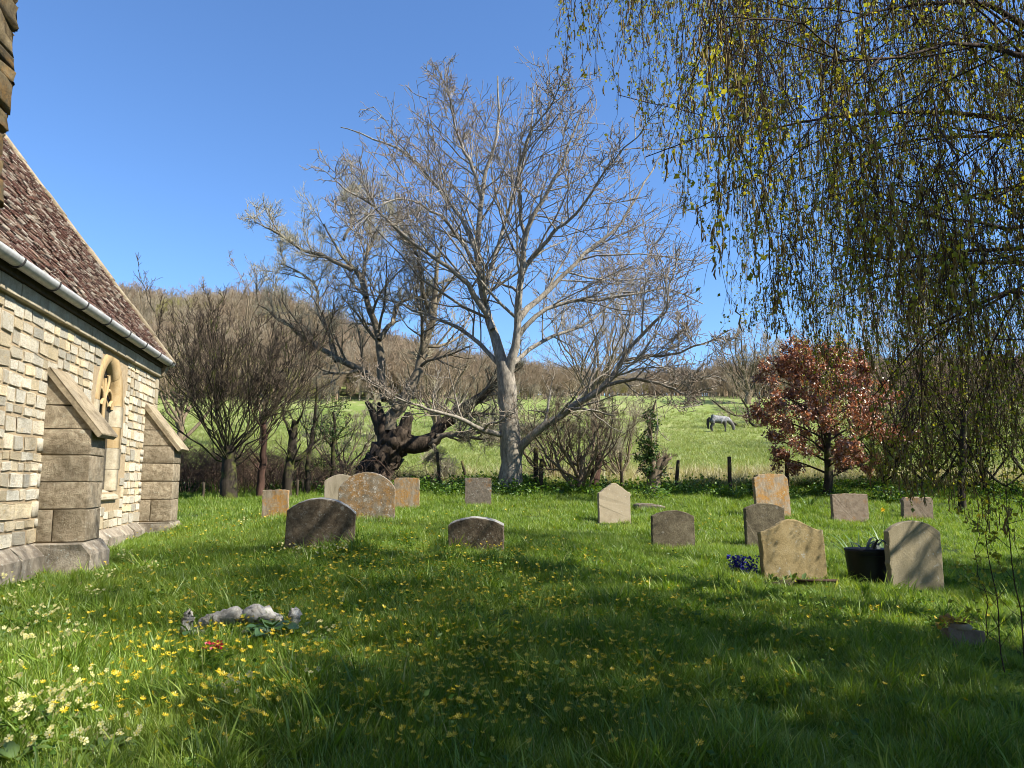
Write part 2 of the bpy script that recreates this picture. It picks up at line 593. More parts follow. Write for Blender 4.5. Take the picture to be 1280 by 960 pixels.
M['shrub_bark'] = bark_mat('tan_shrub_bark', (.14, .1, .06), (.34, .26, .17), 12, 4, .5)
M['birch_bark'] = bark_mat('birch_bark', (.04, .033, .028), (.42, .4, .36), 7, .5, .5)
M['birch_twig'] = bark_mat('birch_twig', (.04, .026, .018), (.11, .07, .046), 8, 2, .1)
M['wood_twig'] = bark_mat('woodland_twig', (.25, .175, .105), (.47, .36, .235), .4, 1, .05)
M['wood_twig_pale'] = bark_mat('woodland_twig_pale', (.34, .275, .18), (.54, .45, .31), .4, 1, .05)
M['wood_twig_ochre'] = bark_mat('woodland_twig_ochre', (.25, .225, .07), (.42, .385, .13), .4, 1, .05)
M['post'] = bark_mat('weathered_post', (.03, .024, .018), (.13, .1, .065), 12, 8, .6, moss=(.16, .15, .03))
M['bramble'] = bark_mat('bramble_stems', (.1, .06, .04), (.28, .19, .13), 6, 2, .1)


# ---------------------------------------------------------------- scatter by geometry nodes
def scatter(name, protos, P, rot, scl, idx, kind='stuff', parent=None, label=None, cat=None):
    """protos (unlinked meshes) set on points; instances share the mesh data"""
    pc = bpy.data.collections.new(name + '_kinds')
    for i, (me, mat) in enumerate(protos):
        if len(me.materials) == 0: me.materials.append(mat)
        o = bpy.data.objects.new('%s_kind_%02d' % (name, i), me)
        pc.objects.link(o)
    me = bpy.data.meshes.new(name)
    me.vertices.add(len(P))
    me.vertices.foreach_set('co', np.asarray(P, np.float32).ravel())
    for nm, ty, arr, key in (('rot', 'FLOAT_VECTOR', rot, 'vector'), ('scl', 'FLOAT_VECTOR', scl, 'vector'), ('idx', 'INT', idx, 'value')):
        a = me.attributes.new(nm, ty, 'POINT')
        a.data.foreach_set(key, np.asarray(arr, np.int32 if ty == 'INT' else np.float32).ravel())
    me.update()
    ng = bpy.data.node_groups.new(name + '_nodes', 'GeometryNodeTree')
    ng.interface.new_socket('Geometry', in_out='INPUT', socket_type='NodeSocketGeometry')
    ng.interface.new_socket('Geometry', in_out='OUTPUT', socket_type='NodeSocketGeometry')
    N = ng.nodes.new
    gi, go = N('NodeGroupInput'), N('NodeGroupOutput')
    ip = N('GeometryNodeInstanceOnPoints')
    ci = N('GeometryNodeCollectionInfo')
    ci.inputs['Collection'].default_value = pc
    ci.inputs['Separate Children'].default_value = True
    ci.inputs['Reset Children'].default_value = True
    ip.inputs['Pick Instance'].default_value = True

    def attr(nm, ty):
        a = N('GeometryNodeInputNamedAttribute')
        a.data_type = ty
        a.inputs['Name'].default_value = nm
        return a.outputs[0]
    e2r = N('FunctionNodeEulerToRotation')
    L = ng.links.new
    L(attr('rot', 'FLOAT_VECTOR'), e2r.inputs[0])
    L(e2r.outputs[0], ip.inputs['Rotation'])
    L(attr('scl', 'FLOAT_VECTOR'), ip.inputs['Scale'])
    L(attr('idx', 'INT'), ip.inputs['Instance Index'])
    L(gi.outputs[0], ip.inputs['Points'])
    L(ci.outputs[0], ip.inputs['Instance'])
    L(ip.outputs[0], go.inputs[0])
    o = bpy.data.objects.new(name, me)
    md = o.modifiers.new('scatter', 'NODES')
    md.node_group = ng
    link(o, parent)
    tag(o, label, cat, None, kind)
    return o


def vnoise(x, y, s, seed=0):
    """cheap smooth 2-D noise"""
    r = np.random.default_rng(seed)
    v = np.zeros_like(np.asarray(x, float))
    for k in range(7):
        a = r.uniform(0, 2 * pi)
        f = r.uniform(.6, 1.6) / s
        v = v + np.sin((np.cos(a) * x + np.sin(a) * y) * f * 2 * pi + r.uniform(0, 7))
    return v / 4.0


# ================================================================= TERRAIN
def sheet(name, ys, xs_of, mat, kind='structure', skip=None):
    nx = len(xs_of(ys[0]))
    X = np.array([xs_of(y) for y in ys])
    Y = np.repeat(np.array(ys)[:, None], nx, 1)
    Z = ground(X, Y)
    V = np.stack([X, Y, Z], -1).reshape(-1, 3)
    i = np.arange(len(ys) - 1)[:, None] * nx + np.arange(nx - 1)[None, :]
    Q = np.stack([i, i + 1, i + nx + 1, i + nx], -1).reshape(-1, 4)
    me = mesh_np(name, V, Q, smooth=True)
    return mobj(name, me, mat, kind=kind)


def spread(n, half, y):
    t = np.linspace(-1, 1, n)
    return (0.35 * t + .65 * t ** 3) * half


XS = lambda y: spread(111, 420 if True else 0, y)
ya = np.r_[np.linspace(-40, -4, 10), np.linspace(-3.5, 19.6, 64)]
yb = np.r_[np.linspace(19.6, 30, 22), np.linspace(31, 130, 60)]
yc = np.r_[np.linspace(130, 260, 50), np.linspace(266, 900, 30)]
sheet('churchyard_ground', ya, XS, M['soil'])
sheet('field', yb, XS, M['pasture'])
sheet('hillside', yc, XS, M['wood_floor'])

# ================================================================= CHURCH
TH = math.radians(12.5)
AX = np.array([-math.sin(TH), math.cos(TH)])
NX = np.array([math.cos(TH), math.sin(TH)])
S_END = 14.35
WL = 3.3
c0 = AX * S_END - NX * WL


def church_world(x, y):
    return c0[0] + NX[0] * x + AX[0] * y, c0[1] + NX[1] * x + AX[1] * y


M['rubble'] = stone_mat('cream_rubble', (.87, .79, .63), (.46, .4, .31), (1.05, .99, .87), orange=.2, orange_col=(.8, .58, .27), scale=9, bump=.9, rnd=.34, grime=.4)
M['mortar'] = stone_mat('lime_mortar', (.55, .43, .28), (.36, .27, .17), (.68, .55, .38), scale=14, bump=.9, rnd=0)
M['ashlar'] = stone_mat('weathered_ashlar', (.52, .43, .31), (.2, .16, .105), (.8, .7, .53), scale=14, bump=1.0, rnd=.15, spots=.16, spot_col=(.62, .58, .46), grime=.5, bdist=.04)
M['dressing'] = stone_mat('golden_dressing', (.58, .42, .22), (.4, .27, .13), (.66, .53, .33), scale=5, bump=.4, rnd=.14, grime=.15)
M['pale_dressing'] = stone_mat('pale_dressing', (.6, .52, .38), (.33, .28, .2), (.75, .69, .56), scale=8, bump=.7, rnd=.15, grime=.4)
M['plinth'] = stone_mat('plinth_stone', (.46, .4, .32), (.17, .14, .11), (.62, .56, .47), scale=7, bump=1.0, rnd=.18, grime=.75, spots=.25)
M['coping'] = stone_mat('coping_stone', (.46, .38, .26), (.17, .135, .09), (.58, .5, .38), scale=8, bump=.8, rnd=.2, grime=.5)
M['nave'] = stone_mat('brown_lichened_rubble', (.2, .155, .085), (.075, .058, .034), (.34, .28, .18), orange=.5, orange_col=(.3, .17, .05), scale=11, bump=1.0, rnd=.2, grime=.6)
b = MB('grey_gutter')
M['gutter'] = b.principled(b.ramp(b.noise(9, 6, .7, b.coord()), [(.3, (.25, .25, .235)), (.6, (.4, .4, .38))]), .5, None, .4)
M['iron'] = MB('dark_iron').principled((.025, .024, .024), .6)
M['soffit'] = bark_mat('fascia_board', (.05, .04, .03), (.11, .09, .065), 10, 4, .3)
b = MB('leaded_glass')
M['glass'] = b.principled((.012, .014, .016), .12, b.bump(b.noise(14, 2, .5, b.coord()), .15, .01), .6)
b = MB('roof_tile')
rv = b.n('ShaderNodeNewGeometry').outputs['Random Per Island']
c = b.ramp(rv, [(0, (.05, .026, .02)), (.3, (.105, .046, .034)), (.55, (.155, .075, .053)), (.8, (.23, .165, .12)), (1, (.42, .37, .3))])
nn = b.noise(18, 7, .72, b.coord())
c = b.mix(b.maprange(nn, .54, .63, 0, .9), c, (.45, .41, .34))
c = b.mix(b.maprange(b.noise(5, 6, .7, b.coord()), .52, .68, 0, .65), c, (.055, .04, .03))
M['tile'] = b.principled(c, .9, b.bump(nn, .6, .01), .2)

church = empty('church', (c0[0], c0[1], 0.0), TH)
tag(church, 'cream rubble stone church with buttresses, tiled roof and pointed window at left', 'church')
CY = lambda s: s - S_END        # local y of a distance s along the wall
EAVE = 3.12
# window opening
W_C, W_H, W_SP, W_BOT = CY(11.68), .47, 2.14, .88
W_R = .66


def arch_path(d, n=9):
    """outline of the opening shrunk by d: from bottom near, over the apex, to bottom far -> (y,z)"""
    wh = W_H - d
    R = W_R - d
    cx = W_R - W_H                       # arc centres at +-cx on the far side
    am = math.acos(cx / R)
    L = [(W_C - wh, W_BOT + d * .6), (W_C - wh, (W_BOT + W_SP) / 2)]
    for i in range(n):
        a = am * i / (n - 1)
        L.append((W_C + cx - R * math.cos(a), W_SP + R * math.sin(a)))
    Rr = [(2 * W_C - y, z) for y, z in L[::-1][1:]]
    return L + Rr


def wall_mesh():
    """mortar face with the window hole; x = 0 is the outer face"""
    g = Geo()
    o = arch_path(0)
    y0, y1, z0, z1 = CY(5.6), 0.0, -.35, EAVE
    nl = len(o) // 2 + 1

    def quad(a, b_, c_, d):
        g.add([(0, *a), (0, *b_), (0, *c_), (0, *d)], [(0, 1, 2, 3)])
    left, right = o[:nl], o[nl - 1:]
    for p, q in zip(left[:-1], left[1:]):
        quad((y0, p[1]), (p[0], p[1]), (q[0], q[1]), (y0, q[1]))
    for p, q in zip(right[:-1], right[1:]):
        quad((p[0], p[1]), (y1, p[1]), (y1, q[1]), (q[0], q[1]))
    za = o[nl - 1][1]
    quad((y0, z0), (y1, z0), (y1, o[0][1]), (y0, o[0][1]))
    quad((y0, za), (y1, za), (y1, z1), (y0, z1))
    # end wall (east gable) and inner bulk
    HW, RH = 2.85, 3.75
    g.add([(0, 0, z0), (-2 * HW, 0, z0), (-2 * HW, 0, z1), (-HW, 0, z1 + RH), (0, 0, z1)], [(0, 1, 2, 4)], [(4, 2, 3)])
    g.add([(-2 * HW, 0, z0), (-2 * HW, y0, z0), (-2 * HW, y0, z1), (-2 * HW, 0, z1)], [(0, 1, 2, 3)])
    # reveal behind the dressings
    for p, q in zip(o[:-1], o[1:]):
        g.add([(0, *p), (0, *q), (-.42, *q), (-.42, *p)], [(0, 1, 2, 3)])
    return g


wall = wall_mesh().obj('wall', M['mortar'], church)

# --- rubble stones of the wall
stone_meshes = []
for i in range(10):
    bm = bmesh.new()
    bmesh.ops.create_cube(bm, size=1)
    for v in bm.verts:
        v.co.y += random.uniform(-.07, .05) * (1 if v.co.y > 0 else -1)
        v.co.z += random.uniform(-.09, .04) * (1 if v.co.z > 0 else -1)
        if v.co.x > 0:
            v.co.y *= .93
            v.co.z *= .9
    ed = [e for e in bm.edges if all(v.co.x > 0 for v in e.verts) or abs((e.verts[0].co - e.verts[1].co).x) > .5]
    bmesh.ops.bevel(bm, geom=ed, offset=.055, segments=2, affect='EDGES', profile=.6)
    for v in bm.verts:
        if v.co.x > .3: v.co.x += random.uniform(-.15, .15)
    bmesh.ops.delete(bm, geom=[f for f in bm.faces if f.calc_center_median().x < -.4], context='FACES')
    bm.normal_update()
    me = bpy.data.meshes.new('stone')
    bm.to_mesh(me)
    bm.free()
    me.materials.append(M['rubble'])
    stone_meshes.append(me)

BUT = [(9.33, 9.86), (13.62, 14.17)]       # the two buttresses in view, as distances along the wall
BPROJ = .5


def in_window(y, z, hw, hh):
    o = arch_path(-.19)
    for yy in (y - hw, y, y + hw):
        for zz in (z - hh, z, z + hh):
            if zz < W_BOT - .12 or zz > o[len(o) // 2][1]: continue
            if zz <= W_SP:
                if abs(yy - W_C) < W_H + .19: return True
            else:
                cx = W_R - W_H
                R = W_R + .19
                if math.hypot(yy - (W_C + cx), zz - W_SP) < R and math.hypot(yy - (W_C - cx), zz - W_SP) < R: return True
    return False


hidden = Geo()
nst = 0
cand = []
seg0 = 5.75
while seg0 < S_END - .16:                      # snecked rubble: course heights change every metre or so
    seg1 = min(seg0 + random.uniform(.8, 1.5), S_END - .145)
    if S_END - .145 - seg1 < .4: seg1 = S_END - .145
    z = .365
    while z < 2.85:
        h = random.choice([.11, .13, .15, .17, .19, .23])
        if 2.86 - (z + h) < .09: h = 2.86 - z
        s = seg0
        while s < seg1 - .01:
            ln = min(random.uniform(.8, 2.1) * h + .04, .46)
            if seg1 - (s + ln) < .1: ln = seg1 - s
            yc_, zc_ = CY(s + ln / 2), z + h / 2
            sub = [(yc_, zc_, ln, h)]
            if h > .2 and random.random() < .3:    # two thin stones one above the other
                sub = [(yc_, z + h * .25, ln, h * .5), (yc_, z + h * .75, ln, h * .5)]
            for (yy, zz, l_, h_) in sub:
                if in_window(yy, zz, l_ / 2, h_ / 2): continue
                hid = False
                for a, b_ in BUT:
                    if a - .05 < s + l_ / 2 < b_ + (1.2 if a < 10 else .05) and zz < 1.7: hid = True
                cand.append((yy, zz, l_, h_, hid or s < 7.6))
            s += ln
        z += h
    seg0 = seg1
vis = [q for q in cand if not q[4]]
vis.sort(key=lambda q: -(q[2] * q[3]) / (q[0] + S_END) ** 2)
for k, (yy, zz, l_, h_, hid) in enumerate(vis[:300]):
    me = stone_meshes[k % 10]
    mobj('stone', me, None, wall, loc=(0, yy, zz + random.uniform(-.006, .006)), rot=(random.uniform(-.05, .05), random.uniform(-.03, .03), random.uniform(-.03, .03)), scale=(random.uniform(.02, .036), l_ - random.uniform(.004, .022), h_ - random.uniform(.004, .02)))
for (yy, zz, l_, h_, hid) in vis[300:] + [q for q in cand if q[4]]:
    V, Q = box_geo(-.02, random.uniform(.012, .028), yy - l_ / 2 + .012, yy + l_ / 2 - .012, zz - h_ / 2 + .01, zz + h_ / 2 - .01)
    V[[1, 2, 5, 6], 1:] = (V[[1, 2, 5, 6], 1:] - [yy, zz]) * .93 + [yy, zz]
    hidden.add(V, Q)
hidden.obj('rubble_stones', M['rubble'], wall, kind='stuff')


def block(name, x0, x1, y0, y1, z0, z1, mat, parent, bev=.012, rough=.003):
    V, Q = box_geo(x0, x1, y0, y1, z0, z1)
    me = mesh_np(name, V, Q)
    bevel_mesh(me, bev, 2)
    for v in me.vertices:
        v.co += Vector((random.gauss(0, rough), random.gauss(0, rough), random.gauss(0, rough)))
    return mobj(name, me, mat, parent)


# corner quoins at the far end
z = .36
k = 0
while z < 2.8:
    h = random.uniform(.24, .34)
    ln = .14 if k % 2 else .15
    block('quoin', -.3, .03, -ln, .02, z + .004, min(z + h, 2.86) - .004, M['pale_dressing'], church)
    z += h
    k += 1
# cornice course below the gutter
s = 7.3
while s < S_END:
    ln = random.uniform(.45, .75)
    e = min(s + ln, S_END + .02)
    if e - s > .1: block('cornice_stone', -.05, .07, CY(s) + .004, CY(e) - .004, 2.87, 3.03, M['pale_dressing'], church, .015)
    s = e
    if s >= S_END: break
block('fascia_board', -.05, .1, CY(5.75), .03, 3.034, 3.15, M['soffit'], church, .004, 0)

# plinth of the wall
s = 5.75
while s < S_END + .05:
    ln = random.uniform(.5, .9)
    e = min(s + ln, S_END + .05)
    if e - s < .1: break
    pr = .13 + random.uniform(-.012, .015)
    ol = [(-.02, -.4), (pr, -.4), (pr, .24 + random.uniform(-.02, .02)), (pr - .03, .28), (.015, .365), (-.02, .365)]
    me = prism('plinth_stone', ol, CY(s) + .006, CY(e) - .006, .014, 2, .004)
    mobj('plinth_stone', me, M['plinth'], church)
    s = e


def buttress(a, b_):
    root = bpy.data.objects.new('buttress', None)
    root.location = (0, CY((a + b_) / 2), 0)
    link(root, church)
    hw = (b_ - a) / 2
    zt, zf = 2.28, 1.62
    # core
    V, Q = box_geo(-.02, BPROJ - .02, -hw + .02, hw - .02, -.3, zf)
    mobj('core', mesh_np('core', V, Q), M['mortar'], root)
    zs = [.37, .37 + .36, .37 + .66, .37 + .96, zf]
    for i in range(len(zs) - 1):
        z0, z1 = zs[i] + .005, zs[i + 1] - .005
        if i % 2 == 1 or i == 2:
            block('stone_block', -.02, BPROJ, -hw, hw, z0, z1, M['ashlar'], root, .012)
        else:
            cut = random.uniform(.12, .2)
            block('stone_block', -.02, cut - .004, -hw, hw, z0, z1, M['ashlar'], root, .012)
            block('stone_block', cut + .004, BPROJ, -hw, hw, z0, z1, M['ashlar'], root, .012)
    # sloping head: two courses and the weathering slab
    zm = (zf + zt) / 2 - .06
    xm = BPROJ * (zt - zm) / (zt - zf)
    me = prism('stone_block', [(-.02, zf + .004), (BPROJ - .01, zf + .004), (BPROJ - .01, zf + .03), (xm + .02, zm - .005), (-.02, zm - .005)], -hw + .002, hw - .002, .01, 2, .003)
    mobj('stone_block', me, M['ashlar'], root)
    me = prism('stone_block', [(-.02, zm + .005), (xm - .01, zm + .005), (-.02, zt - .02)], -hw + .002, hw - .002, .01, 2, .003)
    mobj('stone_block', me, M['ashlar'], root)
    dx, dz = BPROJ + .07, -(zt - zf) * (BPROJ + .07) / BPROJ
    nrm = np.array([-dz, dx]) / math.hypot(dx, dz)
    p0, p1 = np.array([-.02, zt]), np.array([dx, zt + dz])
    t = .075
    me = prism('weathering_slab', [tuple(p0), tuple(p1), tuple(p1 + nrm * t), tuple(p0 + nrm * t)], -hw - .035, hw + .035, .014, 2, .004)
    mobj('weathering_slab', me, M['coping'], root)
    # plinth round it
    pr = .11
    ol = [(-.02, -.4), (BPROJ + pr, -.4), (BPROJ + pr, .24), (BPROJ + pr - .03, .28), (BPROJ + .01, .365), (-.02, .365)]
    me = prism('plinth_stone', ol, -hw - .08, hw + .08, .02, 2, .006)
    mobj('plinth_stone', me, M['plinth'], root)


for a, b_ in BUT: buttress(a, b_)

# --- window: jambs, arch stones, sill, tracery, glass
win = bpy.data.objects.new('window', None)
win.location = (0, W_C, 0)
link(win, church)


def win_piece(name, i0, i1, mat, gap=.003):
    """moulded dressing between path indices i0..i1: flat face, chamfer, fillet, hollow, inner reveal"""
    prof = [(-.17, -.02), (-.17, .008), (.0, .01), (.06, -.045), (.06, -.05), (.08, -.075), (.082, -.12)]
    paths = [arch_path(d) for d, x in prof]
    g = Geo()
    n = i1 - i0 + 1
    V = []
    for (d, x), pth in zip(prof, paths):
        for i in range(i0, i1 + 1):
            V.append((x, pth[i][0] - W_C, pth[i][1]))
    V = np.array(V)
    # joint gap along the path
    arr = V.reshape(len(prof), n, 3)
    arr[:, 0] += (arr[:, 1] - arr[:, 0]) / np.linalg.norm(arr[:, 1] - arr[:, 0], axis=1, keepdims=True) * gap
    arr[:, -1] += (arr[:, -2] - arr[:, -1]) / np.linalg.norm(arr[:, -2] - arr[:, -1], axis=1, keepdims=True) * gap
    Q = [(r * n + k, r * n + k + 1, (r + 1) * n + k + 1, (r + 1) * n + k) for r in range(len(prof) - 1) for k in range(n - 1)]
    g.add(arr.reshape(-1, 3), Q)
    return g.obj(name, mat, win)


# jambs need more path points: cut each straight side into stones by rows of z
_jz = np.linspace(W_BOT + .02, W_SP, 5)


def jamb_stone(side, z0, z1, wide):
    prof = [(-wide, -.02), (-wide, .012), (.0, .012), (.06, -.045), (.06, -.05), (.08, -.075), (.082, -.12)]
    V = []
    for d, x in prof:
        y = side * (W_H - d)
        V += [(x, y, z0 + .003), (x, y, z1 - .003)]
    Q = [(2 * r, 2 * r + 1, 2 * r + 3, 2 * r + 2) for r in range(len(prof) - 1)]
    g = Geo().add(V, Q)
    g.obj('jamb_stone', M['dressing'] if random.random() < .6 else M['pale_dressing'], win)


for side in (-1, 1):
    for k, (z0, z1) in enumerate(zip(_jz[:-1], _jz[1:])):
        jamb_stone(side, z0, z1, .14 + .06 * (k % 2))
npth = len(arch_path(0))
for i0, i1 in ((2, 6), (6, npth // 2), (npth // 2, npth - 7), (npth - 7, npth - 3)):
    win_piece('arch_stone', i0, i1, M['dressing'])
me = prism('sill', [(-.24, W_BOT + .1), (.03, W_BOT - .04), (.05, W_BOT - .06), (.05, W_BOT - .1), (.0, W_BOT - .12), (-.24, W_BOT - .12)], -W_H - .1, W_H + .1, .006, 1, .002)
mobj('sill', me, M['pale_dressing'], win)
# glass
g = Geo()
pth = [(-.105, y - W_C, z_) for y, z_ in arch_path(.07)]
n = len(pth)
cen = (-.105, 0, 1.6)
g.add([cen] + pth, None, [(0, i + 1, (i + 1) % n + 1) for i in range(n)])
g.obj('pane', M['glass'], win)


def bar(path, rad, name, depth=.05, x=-.075):
    """flat stone bar following a y,z path"""
    P = np.array([(x, y, z_) for y, z_ in path])[None]
    V, Q = tubes(P, np.full((1, len(path)), rad), 6)
    V[:, 0] = x + (V[:, 0] - x) * (depth / rad / 2)
    return mobj(name, mesh_np(name, V, Q, smooth=False), M['dressing'], win)


hin = W_H - .08
bar([(0, W_BOT + .05), (0, 1.5), (0, W_SP + .02)], .045, 'mullion')
for sg in (-1, 1):
    cc = sg * hin / 2
    hw = hin / 2
    # cusped head of each light
    pts = []
    for i in range(13):
        a = pi * i / 12
        pts.append((cc - hw * math.cos(a), W_SP - .06 + hw * 1.35 * math.sin(a)))
    bar(pts, .03, 'tracery')
    for q in (-1, 1):
        bar([(cc + q * hw * .82, W_SP + .06), (cc + q * hw * .45, W_SP + .02), (cc + q * hw * .25, W_SP - .03)], .022, 'cusp')
    bar([(0, W_SP + .04), (sg * .1, W_SP + .2), (sg * .17, W_SP + .34), (sg * .14, W_SP + .42)], .026, 'tracery')
bar([(0, W_SP + .04), (0, W_SP + .22), (0, W_SP + .36)], .03, 'tracery')

# --- gutter on brackets
gy0, gy1 = CY(5.75), .14
gz = 3.1
gx = .185
prof = [(gx + .075 * math.cos(a), gz + .06 + .085 * math.sin(a)) for a in np.linspace(pi, 2 * pi, 9)]
prof += [(gx + .062 * math.cos(a), gz + .06 + .07 * math.sin(a)) for a in np.linspace(2 * pi, pi, 9)]
n = len(prof)
V = [(x, gy0, z_) for x, z_ in prof] + [(x, gy1, z_) for x, z_ in prof]
Q = [(i, (i + 1) % n, n + (i + 1) % n, n + i) for i in range(n)]
gut = bpy.data.objects.new('gutter', mesh_np('gutter', V, Q))
gut.data.materials.append(M['gutter'])
link(gut, church)
Vc = [(x, gy1 - .003, z_) for x, z_ in prof[:9]]
mobj('end_cap', mesh_np('end_cap', [(gx, gy1 - .003, gz + .06)] + Vc, None, [(0, i + 1, i + 2) for i in range(8)]), M['gutter'], gut)
for s in np.arange(6.0, S_END, .92):
    a = np.linspace(pi * .95, 2.05 * pi, 12)
    P = np.array([(gx + .082 * math.cos(t), CY(s), gz + .06 + .092 * math.sin(t)) for t in a])
    P = np.r_[[(.07, CY(s), gz + .05)], P]
    g = Geo().tube(P[None], np.full((1, len(P)), .011), 5)
    g.obj('bracket', M['iron'], gut)

# --- roof: slope, small tiles, verge coping
PITCHR = math.atan(3.75 / 2.85)
ct, st_ = math.cos(PITCHR), math.sin(PITCHR)
eave_x, eave_z = .17, 3.2 - .0
slope_len = (2.85 + eave_x) / ct
roof = Geo()
yr0, yr1 = CY(5.75), .02
zr = eave_z + slope_len * st_
roof.add([(eave_x, yr0, eave_z), (eave_x, yr1, eave_z), (-2.85, yr1, zr), (-2.85, yr0, zr),
          (-5.7 - eave_x, yr0, eave_z), (-5.7 - eave_x, yr1, eave_z)], [(0, 1, 2, 3), (3, 2, 5, 4)])
roof = roof.obj('roof', M['soffit'], church)
g = Geo()
gauge, tw = .105, .17
rows = int(slope_len / gauge)
Vs, Qs = [], []
nb = 0
for r in range(rows):
    d0 = r * gauge - .04
    y = CY(7.0) + (.5 * tw if r % 2 else 0) + random.uniform(-.01, .01)
    while y < .0:
        w_ = tw + random.uniform(-.012, .012)
        th0, th1 = .034 + random.uniform(-.01, .022), .008
        L0, L1 = d0 + random.uniform(-.008, .008), d0 + gauge + .05
        ye = min(y + w_ - .006, .012)
        if ye - y > .02:
            for (dd, tt) in ((L0, 0.0), (L0, th0), (L1, th1)):
                for yy in (y, ye):
                    off = tt + random.uniform(-.003, .003)
                    Vs.append((eave_x - dd * ct + off * st_, yy, eave_z + dd * st_ + off * ct + .004))
            Qs += [(nb, nb + 1, nb + 3, nb + 2), (nb + 2, nb + 3, nb + 5, nb + 4), (nb, nb + 2, nb + 4, nb + 4)][:2]
            nb += 6
        y += w_
g.add(Vs, Qs)
g.obj('roof_tiles', M['tile'], roof, kind='stuff')
# verge coping stones
d = -.12
k = 0
while d < slope_len:
    ln = random.uniform(.5, .75)
    e = min(d + ln, slope_len)
    q = []
    lift = .05 + (.012 if k % 2 else 0)
    for dd in (d + .004, e - .004):
        for yy in (-.11, .1):
            for tt in (-.02, lift + .03):
                q.append((eave_x - .02 - dd * ct + tt * st_, yy, eave_z + dd * st_ + tt * ct))
    me = mesh_np('coping_stone', q, [(0, 1, 3, 2), (4, 6, 7, 5), (0, 4, 5, 1), (2, 3, 7, 6), (1, 5, 7, 3), (0, 2, 6, 4)])
    bevel_mesh(me, .012, 1)
    mobj('coping_stone', me, M['coping'], roof)
    d = e
    k += 1
# kneeler under the verge
me = prism('kneeler', [(.0, 2.86), (.1, 2.9), (.2, 3.16), (.14, 3.26), (-.06, 3.3), (-.06, 2.86)], -.06, .13, .012, 1, .003)
mobj('kneeler', me, M['coping'], church)

# --- the taller nave whose corner rises at the left edge
NL = WL - 2.4                     # local x of the nave's south face
nyc = CY(5.72)
g = Geo()
V, Q = box_geo(-6.6, NL - .04, nyc - 12, nyc - .04, -.3, 5.6)
g.add(V, Q)
nave = g.obj('nave_wall', M['mortar'], church)
z = .0
k = 0
while z < 5.55:
    h = random.uniform(.09, .22)
    ln = (.55, .32)[k % 2] + random.uniform(-.05, .05)
    bx = random.uniform(-.016, .016)
    block('quoin', NL - .5, NL + bx, nyc - ln, nyc + bx, z + .004, z + h - .006, M['nave'], nave, .022, .012)
    z += h
    k += 1
hid = Geo()
z = .0
while z < 5.5:
    h = random.uniform(.14, .24)
    y = nyc - 12
    while y < nyc - .62:
        ln = min(random.uniform(.22, .5), nyc - .6 - y)
        V, Q = box_geo(NL - .06, NL - .03 + random.uniform(0, .02), y + .01, y + ln - .01, z + .008, z + h - .008)
        hid.add(V, Q)
        y += ln
    z += h
hid.obj('rubble_stones', M['nave'], nave, kind='stuff')
V = [(NL + .2, nyc - 12, 5.55), (NL + .2, nyc + .05, 5.55), (-2.85, nyc + .05, 10.2), (-2.85, nyc - 12, 10.2), (-6.8, nyc - 12, 5.55), (-6.8, nyc + .05, 5.55)]
nr = mobj('nave_roof', mesh_np('nave_roof', V, [(0, 1, 2, 3), (3, 2, 5, 4)], [(1, 5, 2)]), M['tile'], church)

# ================================================================= HEADSTONES
def arc(cx, cz, r, a0, a1, n):
    return [(cx + r * math.cos(a), cz + r * math.sin(a)) for a in np.linspace(a0, a1, n)]


def stone_outline(kind, w, h, foot=.25):
    hw = w / 2
    base = [(-hw, -foot), (hw, -foot)]
    if kind == 'segment' or kind == 'low':            # one shallow curve from shoulder to shoulder
        rise = w * (.2 if kind == 'segment' else .13)
        R = (hw * hw + rise * rise) / (2 * rise)
        a = math.asin(hw / R)
        return base + arc(0, h - R, R, pi / 2 - a, pi / 2 + a, 13)
    if kind == 'round':                              # high curve
        rise = w * .3
        R = (hw * hw + rise * rise) / (2 * rise)
        a = math.asin(hw / R)
        return base + arc(0, h - R, R, pi / 2 - a, pi / 2 + a, 17)
    if kind == 'flat':
        return base + [(hw, h - .01), (hw * .3, h), (-hw * .5, h - .004), (-hw, h - .012)]
    if kind == 'ogee':                               # hollow shoulders rising to a rounded centre
        t = np.linspace(1, -1, 25)
        return base + [(hw * q, h - .13 * w / .75 + .13 * w / .75 * (.5 + .5 * math.cos(pi * min(1, abs(q) * 1.05)))) for q in t]
    if kind == 'peak':                               # sloping shoulders and a small round crown
        zs = h - .17 * w / .6
        r = [(hw, zs), (hw * .86, zs + .015), (hw * .62, zs + .075)] + arc(0, h - .2 * w, .2 * w, .25 * pi, .75 * pi, 7) + [(-hw * .62, zs + .075), (-hw * .86, zs + .015), (-hw, zs)]
        return base + r
    if kind == 'clipped':                            # cut corners, curved top
        rise = w * .05
        return base + [(hw, h - .2 * w), (hw * .96, h - .11 * w), (hw * .78, h - .02 * w), (0, h), (-hw * .72, h - .02 * w), (-hw * .8, h - .07 * w), (-hw * .9, h - .1 * w), (-hw, h - .12 * w)]
    if kind == 'corner':
        return base + [(hw, h - .05), (hw * .84, h - .008), (0, h), (-hw * .84, h - .008), (-hw, h - .05)]


